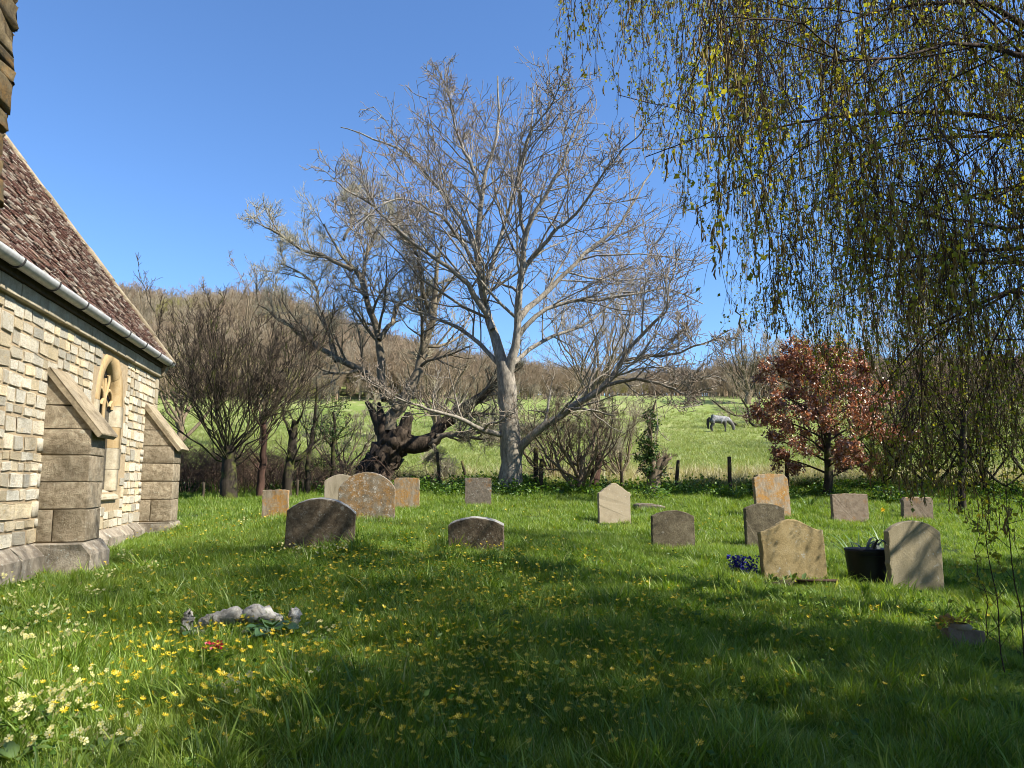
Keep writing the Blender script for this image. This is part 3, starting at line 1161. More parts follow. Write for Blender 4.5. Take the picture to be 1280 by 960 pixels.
def headstone(kind, px0, px1, ptop, pbase, Y, mat, label, thick=.09, turn=0., lean=0., roll=0.):
    c_ = (px0 + px1) / 2
    b_ = at(c_, pbase, Y)
    t_ = at(c_, ptop, Y)
    wd = at(px1, pbase, Y)[0] - at(px0, pbase, Y)[0]
    zg = g1(b_[0], Y)
    h = t_[2] - zg
    ol = stone_outline(kind, wd, h)
    fine = []
    for (x0, z0), (x1, z1) in zip(ol, ol[1:] + ol[:1]):       # worn, slightly chipped edge
        m_ = max(1, int(math.hypot(x1 - x0, z1 - z0) / .035))
        for q in range(m_):
            t = q / m_
            j = (random.gauss(0, .0015), random.gauss(0, .0015)) if q or z0 > 0 else (0, 0)
            if random.random() < .05: j = (j[0] * 3, j[1] * 3)
            fine.append((x0 + (x1 - x0) * t + j[0], z0 + (z1 - z0) * t + j[1]))
    me = prism('headstone', fine, -thick / 2, thick / 2, .011, 2, .0012)
    o = mobj('headstone', me, mat, loc=(b_[0], Y, zg), rot=(math.radians(lean), math.radians(roll), math.radians(turn)))
    tag(o, label, 'headstone', 'headstones in the churchyard')
    return o


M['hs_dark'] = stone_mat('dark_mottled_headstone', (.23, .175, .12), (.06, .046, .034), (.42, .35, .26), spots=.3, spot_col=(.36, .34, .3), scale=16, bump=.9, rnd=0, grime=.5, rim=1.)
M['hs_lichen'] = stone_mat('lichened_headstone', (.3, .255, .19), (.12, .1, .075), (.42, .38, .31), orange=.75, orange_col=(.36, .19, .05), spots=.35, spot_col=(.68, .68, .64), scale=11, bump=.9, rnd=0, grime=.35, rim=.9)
M['hs_orange'] = stone_mat('orange_headstone', (.4, .34, .26), (.2, .16, .11), (.52, .46, .37), orange=.85, orange_col=(.48, .25, .06), scale=13, bump=.9, rnd=0, spots=.15, spot_col=(.6, .52, .36), streak=True)
M['hs_pale'] = stone_mat('pale_streaked_headstone', (.46, .4, .3), (.28, .24, .17), (.56, .5, .4), scale=9, bump=.6, rnd=0, streak=True)
M['hs_grey'] = stone_mat('grey_brown_headstone', (.24, .2, .16), (.12, .1, .08), (.34, .3, .25), scale=14, bump=.8, rnd=0, orange=.2, spots=.05)
M['hs_buff'] = stone_mat('buff_headstone', (.5, .42, .3), (.4, .33, .23), (.55, .47, .35), scale=8, bump=.35, rnd=0, spots=.09, spot_col=(.7, .68, .6))
M['hs_tan'] = stone_mat('tan_headstone', (.45, .35, .18), (.27, .205, .1), (.56, .46, .27), scale=7, bump=.5, rnd=0, spots=.06, grime=.4)
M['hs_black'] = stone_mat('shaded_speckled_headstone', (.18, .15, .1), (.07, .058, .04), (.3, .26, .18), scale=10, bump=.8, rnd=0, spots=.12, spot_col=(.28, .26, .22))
M['hs_cool'] = stone_mat('smooth_grey_headstone', (.42, .36, .24), (.28, .24, .155), (.52, .45, .32), scale=6, bump=.5, rnd=0, streak=True, grime=.35, spots=.06)
M['hs_pink'] = stone_mat('pinkish_headstone', (.35, .27, .2), (.19, .14, .1), (.44, .36, .28), scale=10, bump=.6, rnd=0, orange=.25)

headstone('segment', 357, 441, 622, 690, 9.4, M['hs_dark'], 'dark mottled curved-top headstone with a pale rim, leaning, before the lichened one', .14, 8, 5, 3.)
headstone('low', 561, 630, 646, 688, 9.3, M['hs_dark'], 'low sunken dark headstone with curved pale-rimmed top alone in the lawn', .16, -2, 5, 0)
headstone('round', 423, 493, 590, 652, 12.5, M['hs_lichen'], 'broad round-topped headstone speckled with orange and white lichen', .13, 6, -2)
headstone('segment', 405, 447, 593, 645, 14.2, M['hs_pale'], 'pale streaked headstone half hidden behind the broad lichened one', .1, 8, 0)
headstone('corner', 492, 524, 597, 638, 14.7, M['hs_orange'], 'narrow orange headstone just right of the broad lichened one', .09, 6, 0)
headstone('flat', 328, 360, 612, 643, 13.2, M['hs_orange'], 'small square orange-speckled headstone nearest the church buttress', .09, 6, 1)
headstone('flat', 581, 614, 597, 634, 16.0, M['hs_grey'], 'plain grey-brown square headstone left of the pale tree trunk', .09, 2, -2)
headstone('peak', 747, 789, 604, 655, 14.0, M['hs_buff'], 'smooth buff headstone with shouldered peak in full sun', .09, 14, -1)
headstone('low', 815, 869, 638, 688, 11.0, M['hs_black'], 'dark curved-top headstone with slanting light streaks, mid right', .09, 4, -3)
headstone('clipped', 944, 990, 592, 648, 15.0, M['hs_orange'], 'tall orange-lichened headstone with clipped corners behind the small speckled one', .1, 10, -6, 0)
headstone('low', 932, 982, 629, 684, 11.7, M['hs_black'], 'small dark speckled headstone tucked behind the wavy-topped tan one', .1, 4, -2)
headstone('ogee', 953, 1035, 649, 734, 8.8, M['hs_tan'], 'tan headstone with wavy top and blue flowers at its foot', .1, 5, -4, -1)
headstone('segment', 1110, 1180, 651, 740, 8.7, M['hs_cool'], 'smooth tan-grey headstone beside the black planter under the birch', .1, 6, -2, 1)
headstone('flat', 1040, 1086, 617, 652, 15.0, M['hs_pink'], 'pinkish square headstone behind the daffodil leaves', .1, 4, -2)
headstone('corner', 1127, 1166, 621, 652, 15.5, M['hs_pink'], 'mottled brown headstone showing behind the smooth grey one', .1, 4, 4)
# fallen flat stone by the fence
o = mobj('fallen_slab', prism('fallen_slab', [(-.33, -.1), (.33, -.1), (.3, .06), (.12, .1), (-.2, .11), (-.32, .05)], -.2, .2, .03, 2, .008), M['hs_grey'],
         loc=(*at(812, 632, 16)[:2], g1(at(812, 632, 16)[0], 16) + .02), rot=(0, .05, .1))
tag(o, 'low rough stone slab lying in grass behind the buff headstone', 'slab')

# plaque block with a pot of withered flowers on it
pb = at(1207, 812, 5.6)
zg = g1(pb[0], 5.6)
me = prism('memorial_block', [(-.125, -.1), (.125, -.1), (.125, .135), (-.125, .15)], -.06, .07, .008, 2, .001)
o = mobj('memorial_block', me, M['hs_pink'], loc=(pb[0], 5.6, zg), rot=(-.25, .03, -.1))
tag(o, 'small brown memorial block low in the grass at right', 'memorial')
fl = empty('flower_holder', (pb[0] - .01, 5.63, zg + .145))
tag(fl, 'round stone flower holder with withered yellow flowers on the small block', 'flower holder')
P = np.array([(0, 0, z_) for z_ in (0, .01, .03, .038)])[None]
Geo().tube(P, np.array([[.075, .08, .07, .05]]), 14).obj('rim', M['hs_cool'], fl)
n = 60
q = rng.normal(size=(n, 3)) * [.06, .03, .02] + [-.04, 0, .055]
V, T = leaf_quads(q, rng.normal(size=(n, 3)) + [0, 0, .6], rng.uniform(.025, .05, n), .7)
mobj('withered_flowers', mesh_np('withered_flowers', V, None, T), M['dry_leaf'], fl, kind='stuff')

# carved stone kerb, half sunk, at the left
b = MB('white_lichened_stone')
M['kerb'] = stone_mat('white_lichened_kerb', (.72, .7, .66), (.2, .18, .15), (1., 1., .97), scale=18, bump=1.0, rnd=0, grime=.45)
kb = at(303, 800, 5.0)
zk = g1(kb[0], 5.0)
kr = empty('scrolled_kerb', (kb[0], 5.0, zk + .012))
tag(kr, 'white lichened carved stone kerb with two humps, half buried in grass', 'grave kerb')


def kerb_piece(name, pts, rads, flat=1.25, sides=12):
    K = 14
    A = resample([(*p, r) for p, r in zip(pts, rads)], K)
    V, Q = tubes(A[None, :, :3], np.maximum(A[None, :, 3], .01), sides)
    cen = np.repeat(A[:, :3], sides, 0)
    V = cen + (V - cen) * [1, flat, 1]
    V += rng.normal(size=V.shape) * .0065
    g = Geo().add(V, Q)
    n_ = len(V)
    g.add([A[0, :3], A[-1, :3]])
    T = [(n_, (i + 1) % sides, i) for i in range(sides)] + [(n_ + 1, n_ - sides + i, n_ - sides + (i + 1) % sides) for i in range(sides)]
    g.T.append(np.array(T))
    return g.obj(name, M['kerb'], kr, smooth=True)


def kp(px, py, dy=0.):
    a = at(px, py, 5.0) - [kb[0], 5.0, zk]
    a[1] += dy
    return tuple(a)


kerb_piece('scroll', [kp(249, 784), kp(262, 777), kp(280, 774), kp(298, 770), kp(305, 776)], [.026, .038, .042, .048, .024])
kerb_piece('scroll', [kp(303, 778), kp(312, 770), kp(325, 769), kp(340, 775), kp(354, 783)], [.022, .048, .052, .04, .014])
kerb_piece('end_knob', [kp(233, 792), kp(234, 780), kp(236, 770), kp(238, 767)], [.03, .032, .028, .012])
kerb_piece('end_knob', [kp(368, 793), kp(368, 778), kp(368, 769), kp(368, 763)], [.022, .03, .04, .018])
V, Q = box_geo(*(kp(232, 800)[0], kp(372, 800)[0]), -.06, .1, -.08, .06)
mobj('base_slab', bevel_mesh(mesh_np('base_slab', V, Q), .02, 2), M['kerb'], kr)

# wooden trough at the foot of the wavy headstone
tb = at(995, 735, 8.6)
zt = g1(tb[0], 8.55)
tr = empty('wooden_trough', (tb[0], 8.55, zt), .05)
tag(tr, 'dark wooden plant trough at the foot of the wavy-topped tan headstone', 'trough')
for nm, a in (('board', (-.38, .38, -.1, -.08, -.02, .075)), ('board', (-.38, .38, .08, .1, -.02, .075)), ('end_board', (-.4, -.382, -.1, .1, -.02, .08)), ('end_board', (.382, .4, -.1, .1, -.02, .08)), ('lid_strip', (-.05, .41, -.12, -.09, .078, .1))):
    V, Q = box_geo(*a)
    mobj(nm, mesh_np(nm, V, Q), M['post'] if nm != 'lid_strip' else M['red_bark'], tr)
n = 26
q = rng.uniform([-.34, -.06, .05], [.1, .06, .1], (n, 3))
V, T = leaf_quads(q, rng.normal(size=(n, 3)) * .6 + [0, 0, 1], rng.uniform(.05, .1, n), .5)
mobj('trough_leaves', mesh_np('trough_leaves', V, None, T), M['primrose_leaf'], tr, kind='stuff')

# black planter with strap leaves
pp = at(1087, 738, 9.0)
zp = g1(pp[0], 9.0)
pl = empty('black_planter', (pp[0], 9.0, zp))
tag(pl, 'black plastic planter with dark strap leaves left of the smooth tan-grey headstone', 'planter')
b = MB('black_plastic')
M['plastic'] = b.principled((.006, .006, .007), .5, b.bump(b.noise(8, 3, .5, b.coord()), .2, .02), .3)
P = np.array([(0, 0, z_) for z_ in (-.05, .2, .4, .43, .425, .38)])[None]
V, Q = tubes(P, np.array([[.21, .235, .255, .265, .25, .24]]), 20)
V[:, 1] *= .8
mobj('pot', mesh_np('pot', V, Q, smooth=True), M['plastic'], pl)
P = np.array([(0, 0, .36), (0, 0, .365)])[None]
V, Q = tubes(P, np.array([[.235, .02]]), 14)
mobj('compost', mesh_np('compost', V, Q), M['soil'], pl)


def strap(base, az, ln, wd, droop, K=7):
    """one arching strap leaf -> verts, quads"""
    pts, d = [np.array(base, float)], np.array([math.cos(az) * .35, math.sin(az) * .35, 1.0])
    d /= np.linalg.norm(d)
    for k in range(K - 1):
        d = d + np.array([math.cos(az), math.sin(az), -1.]) * droop * (k + .5) / K
        d /= np.linalg.norm(d)
        pts.append(pts[-1] + d * ln / (K - 1))
    pts = np.array(pts)
    side = np.array([-math.sin(az), math.cos(az), 0])
    wv = wd * np.array([.7, 1, 1, .95, .85, .6, .08][:K])[:, None]
    V = np.stack([pts - side * wv / 2, pts + side * wv / 2], 1).reshape(-1, 3)
    Q = [(2 * i, 2 * i + 1, 2 * i + 3, 2 * i + 2) for i in range(K - 1)]
    return V, Q


M['dark_strap'] = foliage_mat('dark_strap_leaves', [(0, (.015, .02, .02)), (1, (.05, .06, .055))], .05, .06, tcol=None)
for k in range(11):
    V, Q = strap((random.uniform(-.12, .12), random.uniform(-.1, .1), .36), random.uniform(0, 2 * pi), random.uniform(.3, .5), .035, .75)
    mobj('leaf', mesh_np('leaf', V, Q, smooth=True), M['dark_strap'], pl)


def clump(name, loc, label, cat, nleaf, hgt, wd, droop, mat, spread_=.08, nfl=0, flmat=None, group=None):
    r = empty(name, loc)
    tag(r, label, cat, group)
    for k in range(nleaf):
        a = random.uniform(0, 2 * pi)
        V, Q = strap((math.cos(a) * spread_ * random.random(), math.sin(a) * spread_ * random.random(), -.02), a, hgt * random.uniform(.7, 1.15), wd, droop * random.uniform(.4, 1.5))
        mobj('leaf', mesh_np('leaf', V, Q, smooth=True), mat, r)
    for k in range(nfl):
        a, hh = random.uniform(0, 2 * pi), hgt * random.uniform(.95, 1.2)
        tip = np.array([math.cos(a) * .1, math.sin(a) * .1, hh])
        P = np.array([[0, 0, 0], tip * [.3, .3, .55], tip])[None]
        st = Geo().tube(P, np.full((1, 3), .0035), 5).obj('stem', M['daff_leaf'], r)
        q = np.repeat(tip[None], 8, 0)
        D = np.array([(math.cos(t), -.4, math.sin(t)) for t in np.linspace(0, 2 * pi, 9)[:-1]])
        V, T = leaf_quads(q, D, .04, .7, .05)
        mobj('flower', mesh_np('flower', V, None, T), flmat, r)
    return r


GD = 'daffodil clumps'
for px, py, Y, n, h, nf, lab in [(1075, 705, 10.2, 34, .62, 0, 'tall clump of daffodil leaves behind the black planter'),
                                 (1108, 690, 11.2, 18, .6, 1, 'leaf clump with one yellow daffodil above the smooth tan-grey headstone'),
                                 (645, 612, 18.0, 22, .35, 0, 'daffodil leaf clump at the foot of the pale tree trunk'),
                                 (920, 622, 17.8, 30, .38, 0, 'dark leaf clump beside the fence post left of the orange headstone'),
                                 (968, 622, 17.4, 20, .3, 0, 'leaf clump just behind the tall orange clipped headstone'),
                                 (1012, 626, 16.8, 24, .36, 0, 'leaf clump under the left edge of the copper-leaved tree')]:
    p = at(px, py, Y)
    clump('daffodil_clump', (p[0], Y, g1(p[0], Y)), lab, 'daffodils', n, h, .022, .35, M['daff_leaf'], .14, nf, M['daff'], GD)
# blue flowers
p = at(934, 735, 8.9)
hy = clump('blue_flowers', (p[0], 8.9, g1(p[0], 8.9)), 'deep blue flower spikes at the left foot of the wavy-topped headstone', 'flowers', 8, .16, .012, .8, M['daff_leaf'], .05)
for k in range(9):
    bx, by = random.uniform(-.15, .15), random.uniform(-.08, .08)
    n = 60
    zz = rng.uniform(.06, .26, n)
    a = rng.uniform(0, 2 * pi, n)
    q = np.c_[bx + np.cos(a) * .018 + (zz - .05) * random.uniform(-.6, .3), by + np.sin(a) * .018, zz]
    V, T = leaf_quads(q, np.c_[np.cos(a), np.sin(a), rng.normal(size=n) * .4], .034, .8)
    mobj('flower_spike', mesh_np('flower_spike', V, None, T), M['blue_petal'], hy)


# broad-leaved plants by the kerb
def broad_leaf(ln, wd):
    n = 7
    V, Q = [], []
    for i in range(n):
        t = i / (n - 1)
        hw = wd / 2 * math.sin(pi * min(1, t * .93 + .07)) ** .7
        z_ = .18 * ln * math.sin(t * pi * .8)
        V += [(t * ln, -hw, z_ + hw * .25), (t * ln, 0, z_), (t * ln, hw, z_ + hw * .25)]
    for i in range(n - 1):
        a = 3 * i
        Q += [(a, a + 1, a + 4, a + 3), (a + 1, a + 2, a + 5, a + 4)]
    return mesh_np('leaf', V, Q, smooth=True)


M['arum'] = foliage_mat('arum_leaf', [(0, (.045, .105, .02)), (1, (.085, .16, .03))], .2, .12, island=False)
lm = broad_leaf(.13, .085)
lm.materials.append(M['arum'])


def rosette(name, px, py, Y, n, lab, cat, mesh, scale=1., h=.1):
    p = at(px, py, Y)
    r = empty(name, (p[0], Y, g1(p[0], Y)))
    tag(r, lab, cat)
    for k in range(n):
        a = 2.4 * k + random.uniform(-.3, .3)
        s_ = scale * random.uniform(.7, 1.2)
        hh = random.uniform(.3, 1) * h
        rad = random.uniform(.02, .09)
        o = mobj('leaf', mesh, None, r, loc=(math.cos(a) * rad, math.sin(a) * rad, hh), rot=(random.uniform(-.4, .4), random.uniform(-.5, .3), a), scale=(s_, s_, s_))
        P = np.array([[0, 0, -.02], [math.cos(a) * rad, math.sin(a) * rad, hh]])[None]
        Geo().tube(P, np.full((1, 2), .003), 4).obj('stalk', M['primrose_leaf'], r)
    return r


rosette('arum_plant', 338, 815, 4.8, 22, 'glossy broad-leaved plant growing against the right half of the stone kerb', 'plant', lm, .9, .14)
rosette('arum_plant', 372, 800, 4.9, 7, 'small broad-leaved plant by the right knob of the stone kerb', 'plant', lm, .6, .1)
rosette('arum_plant', 60, 700, 8.7, 9, 'little green plant at the foot of the near church buttress', 'plant', lm, .9, .14)
rosette('arum_plant', 240, 812, 4.9, 6, 'few dull leaves left of the red flowers', 'plant', lm, .7, .1)
rp = rosette('red_primula', 264, 838, 4.35, 9, 'small plant with dark red flowers in front of the stone kerb', 'flowers', lm, .6, .05)
for k in range(9):
    a, rr_ = random.uniform(0, 2 * pi), random.uniform(.0, .07)
    q = np.repeat([[math.cos(a) * rr_, math.sin(a) * rr_, .1 + random.uniform(-.02, .03)]], 5, 0)
    D = np.array([(math.cos(t), math.sin(t), .3) for t in np.linspace(0, 2 * pi, 6)[:-1]])
    V, T = leaf_quads(q, D, .022, .9, .02)
    mobj('flower', mesh_np('flower', V, None, T), M['red_petal'], rp)

# ================================================================= FENCE POSTS, STUMPS
def post(px, ptop, pbase, Y, wpx, lab, tilt=(0, 0), mat='post'):
    b_ = at(px, pbase, Y)
    zg = g1(b_[0], Y)
    h = max(.4, at(px, ptop, Y)[2] - zg)
    r = wpx * Y / F / 2 * .68
    K = 6
    zz = np.linspace(-.3, h, K)
    P = np.c_[rng.normal(size=K) * .004, rng.normal(size=K) * .004, zz][None]
    R = r * (1 + rng.normal(size=(1, K)) * .05)
    V, Q = tubes(P, R, 9)
    n = len(V)
    V = np.r_[V, [[0, 0, h + r * .25]]]
    T = [(n, n - 9 + i, n - 9 + (i + 1) % 9) for i in range(9)]
    o = mobj('fence_post', mesh_np('fence_post', V, Q, T), M[mat], loc=(b_[0], Y, zg), rot=(math.radians(tilt[0]), math.radians(tilt[1]), random.random()))
    tag(o, lab, 'fence post', 'fence posts along the field edge')


post(670, 560, 606, 18.9, 9, 'dark square-topped fence post right of the pale tree trunk')
post(676, 574, 607, 18.6, 8, 'short dark post leaning against its taller neighbour by the pale trunk', (2, 2))
post(728, 570, 611, 19.2, 8, 'mossy yellow fence post left of the broken stump', (0, -2))
post(778, 566, 612, 19.2, 6, 'slim fence post directly behind the buff headstone', (0, -3))
post(845, 575, 612, 19.3, 7, 'fence post leaning right of the ivy stump', (0, 8))
post(913, 571, 620, 19.0, 7, 'upright fence post left of the tall orange headstone', (0, 1))
post(985, 571, 622, 19.0, 7, 'fence post at the right shoulder of the tall orange headstone')
post(218, 604, 632, 17.6, 5, 'short pale stake nearest the far church buttress')
post(371, 600, 628, 17.8, 5, 'thin yellow stake right of the forked dark trunk')
post(378, 602, 628, 18.2, 5, 'thin dark stake beside the yellow one')
post(253, 610, 634, 17.2, 5, 'low mossy stake between the church and the coppiced tree')
post(550, 565, 607, 19.2, 6, 'mossy leaning stake under the low willow limb', (0, -6))
post(585, 575, 600, 19.5, 5, 'short stake tilted towards the grey-brown headstone', (0, -14))


# ================================================================= TREES
def branch_obj(name, pts, mat, parent, K=14, sides=8, wobble=.0, smooth=True):
    A = resample(pts, K)
    if wobble: A[1:-1, :3] += rng.normal(size=(K - 2, 3)) * wobble
    V, Q = tubes(A[None, :, :3], A[None, :, 3], sides)
    V += rng.normal(size=V.shape) * np.repeat(A[:, 3:4], sides, 0) * (.05 if sides < 20 else .11)
    o = mobj(name, mesh_np(name, V, Q, smooth=smooth), mat, parent)
    return A


def tw(px, py, Y, r):
    p = at(px, py, Y)
    return (p[0], p[1], p[2], r)


def rel(A, o):
    A = np.array(A, float)
    A[:, :3] -= o
    return A


def tree_levels(limbs, specs, root, twig_mat, branch_mat, org, keep=None):
    """limbs: list of [K,4]; specs: list of spawn arguments per level"""
    P = np.array([resample(l, 14) for l in limbs])
    P, R = P[:, :, :3], np.maximum(P[:, :, 3], .004)
    br, tg = Geo(), Geo()
    allP = [(P, R)]
    for i, sp in enumerate(specs):
        sp = dict(sp)
        sides = sp.pop('sides', 4)
        P2, R2 = spawn(P, R, **sp)
        if keep is not None:
            ok = keep(P2[:, -1] + org)
            P2, R2 = P2[ok], R2[ok]
        (br if i < 2 else tg).tube(P2, R2, sides)
        P, R = P2, R2
        allP.append((P, R))
    if br.n: br.obj('branches', branch_mat, root, smooth=True, kind='stuff')
    if tg.n: tg.obj('twigs', twig_mat, root, kind='stuff')
    return allP


# --- the pale walnut in the middle
YW = 18.5
wb_ = at(637, 613, YW)
org = np.array([wb_[0], YW, g1(wb_[0], YW)])
wal = empty('walnut_tree', org)
tag(wal, 'tall bare pale-barked tree with forked trunk in the centre', 'tree')
trunk = rel([tw(637, 622, YW, .36), tw(638, 606, YW, .3), tw(639, 580, YW, .265), tw(638, 550, YW, .25), tw(635, 510, YW, .235), tw(633, 475, YW, .22), tw(629, 452, YW, .17)], org)
branch_obj('trunk', trunk, M['walnut'], wal, 20, 14)


def wlimb(pts, r0, r1, dy=0.0):
    n = len(pts)
    out = []
    for i, (px, py) in enumerate(pts):
        t = i / (n - 1)
        out.append(tw(px, py, YW + dy * t ** 1.2, .85 * r0 * (1 - t) ** 1.1 + r1))
    return rel(out, org)


WL_ = [wlimb([(632, 478), (625, 445), (616, 410), (607, 387), (598, 317), (604, 235), (622, 165), (622, 95)], .17, .02, .8),
       wlimb([(635, 475), (641, 445), (645, 422), (651, 352), (657, 293), (680, 247), (703, 200), (727, 140)], .14, .02, -.8),
       wlimb([(611, 395), (590, 365), (569, 340), (517, 305), (458, 252), (423, 229)], .085, .015, -1.5),
       wlimb([(599, 325), (580, 280), (557, 247), (511, 194), (458, 171), (426, 159)], .07, .012, 1.8),
       wlimb([(603, 250), (590, 205), (575, 177), (563, 130), (555, 92)], .055, .01, -1.0),
       wlimb([(648, 400), (660, 385), (680, 369), (727, 322), (773, 282), (808, 223), (832, 185)], .095, .014, 1.6),
       wlimb([(652, 345), (668, 318), (692, 293), (727, 258), (762, 206), (803, 165)], .065, .012, -2.2),
       wlimb([(642, 575), (655, 555), (680, 532), (727, 503), (756, 480), (785, 439), (808, 410), (832, 392), (838, 345)], .13, .016, -1.8),
       wlimb([(778, 450), (800, 447), (832, 445), (867, 433), (905, 420)], .05, .012, -2.6),
       wlimb([(752, 484), (797, 474), (835, 484), (862, 496), (878, 506)], .045, .012, -2.4),
       wlimb([(648, 420), (670, 395), (703, 378), (773, 372), (830, 360), (879, 380)], .07, .012, .8),
       wlimb([(634, 548), (615, 540), (592, 532), (563, 520), (528, 510), (490, 494), (470, 480)], .075, .014, -1.2),
       wlimb([(630, 468), (610, 440), (575, 410), (528, 392), (480, 372), (430, 362)], .07, .012, 1.6),
       wlimb([(640, 455), (655, 445), (690, 420), (735, 405), (790, 350), (822, 300)], .07, .012, 2.6),
       wlimb([(616, 412), (606, 370), (625, 300), (650, 215), (665, 150), (668, 105)], .075, .012, 2.4),
       wlimb([(604, 350), (575, 300), (540, 262), (490, 250), (440, 290)], .055, .01, -2.6),
       wlimb([(657, 300), (648, 240), (655, 180), (690, 130), (700, 100)], .05, .01, -1.6)]
for l in WL_: branch_obj('limb', l, M['walnut'], wal, 16, 8, .02)
tree_levels(WL_, [dict(m=17, t0=.16, ang=48, lr=.4, K=7, up=.12, wob=.13, rr=.48, rend=.3, rmin=.013, sides=5),
                  dict(m=7, t0=.12, ang=48, lr=.5, K=6, up=.12, wob=.16, rr=.6, rend=.45, rmin=.0105, sides=4),
                  dict(m=3, t0=.2, ang=48, lr=.6, K=5, up=.16, wob=.2, rr=.7, rend=.55, rmin=.0085, sides=3),
                  dict(m=1, t0=.3, ang=45, lr=.55, K=4, up=.16, wob=.2, rr=.8, rend=.7, rmin=.0072, lmin=.16, sides=3)],
            wal, M['walnut_twig'], M['walnut'], org, keep=lambda W: ((((W - at(640, 300, YW)) / [5.6, 5.0, 4.75]) ** 2).sum(1) < 1.) | (W[:, 2] < 4.4))

# --- the old leaning willow, left of it
YL = 20.5
lb = at(465, 600, YL)
org = np.array([lb[0], YL, g1(lb[0], YL)])
wil = empty('leaning_willow', org)
tag(wil, 'old leaning willow with rotten dark trunk, broken stubs and fine pale crown', 'tree')


def llimb(pts, r0, r1, dy=0., Y=YL):
    n = len(pts)
    return rel([tw(px, py, Y + dy * (i / (n - 1)), r0 * (1 - i / (n - 1)) ** .8 + r1) for i, (px, py) in enumerate(pts)], org)


branch_obj('trunk', rel([tw(462, 612, YL, .52), tw(468, 592, YL, .46), tw(480, 570, YL, .42), tw(496, 552, YL, .37), tw(510, 540, YL, .24)], org), M['willow_bark'], wil, 26, 22, .03)
branch_obj('broken_stub', rel([tw(500, 556, YL, .26), tw(507, 535, YL, .19), tw(509, 522, YL, .15), tw(510, 516, YL, .09)], org), M['willow_bark'], wil, 8, 10, .02)
branch_obj('broken_stub', rel([tw(484, 562, YL, .26), tw(478, 540, YL, .18), tw(468, 520, YL, .12), tw(458, 502, YL, .06)], org), M['willow_bark'], wil, 8, 10, .02)
branch_obj('broken_stub', rel([tw(478, 540, YL, .2), tw(476, 520, YL, .12), tw(474, 503, YL, .04)], org), M['willow_bark'], wil, 8, 8, .02)
LW = [llimb([(505, 555), (531, 556), (543, 546), (549, 536), (575, 514), (598, 498), (622, 480), (650, 455)], .2, .05, .8),
      llimb([(488, 540), (490, 519), (509, 495), (522, 462), (529, 440), (540, 400), (545, 350), (552, 300)], .17, .03, .6),
      llimb([(496, 512), (483, 492), (461, 470), (426, 451), (392, 430), (350, 398), (322, 380)], .1, .02, -.8),
      llimb([(482, 500), (476, 470), (475, 443), (473, 420), (460, 380), (447, 340), (425, 318), (405, 280)], .12, .02, 1.2),
      llimb([(474, 425), (486, 408), (493, 400), (497, 380), (520, 372), (545, 368)], .06, .015, 1.5),
      llimb([(458, 372), (456, 330), (470, 290), (480, 255)], .055, .012, 2.0),
      llimb([(440, 338), (410, 322), (380, 312), (345, 290), (325, 280)], .05, .012, .5),
      llimb([(420, 452), (412, 420), (398, 385), (396, 360), (375, 340), (348, 330)], .055, .012, 2.0),
      llimb([(540, 400), (528, 360), (520, 310), (500, 270)], .06, .012, -1.0),
      llimb([(538, 556), (560, 545), (600, 548), (630, 548)], .06, .015, -.6),
      llimb([(540, 550), (548, 575), (556, 600)], .05, .015, -.5),
      llimb([(545, 545), (590, 540), (625, 545), (660, 550)], .05, .015, 1.0),
      llimb([(430, 300), (440, 270), (430, 245), (445, 225)], .035, .01, 1.5)]
for i, l in enumerate(LW): branch_obj('limb', l, M['willow_bark'] if i == 0 else M['willow_limb'], wil, 16, 8, .025)
tree_levels(LW, [dict(m=12, t0=.25, ang=45, lr=.34, K=6, up=.15, wob=.14, rr=.5, rend=.3, rmin=.012, sides=5),
                 dict(m=9, t0=.15, ang=45, lr=.5, K=5, up=.12, wob=.16, rr=.6, rend=.4, rmin=.008, sides=4),
                 dict(m=4, t0=.2, ang=42, lr=.65, K=5, up=.14, wob=.18, rr=.6, rend=.5, rmin=.0066, sides=3),
                 dict(m=2, t0=.25, ang=34, lr=.75, K=4, up=.16, wob=.16, rr=.8, rend=.7, rmin=.0055, lmin=.2, sides=3)],
            wil, M['willow_twig'], M['willow_limb'], org)


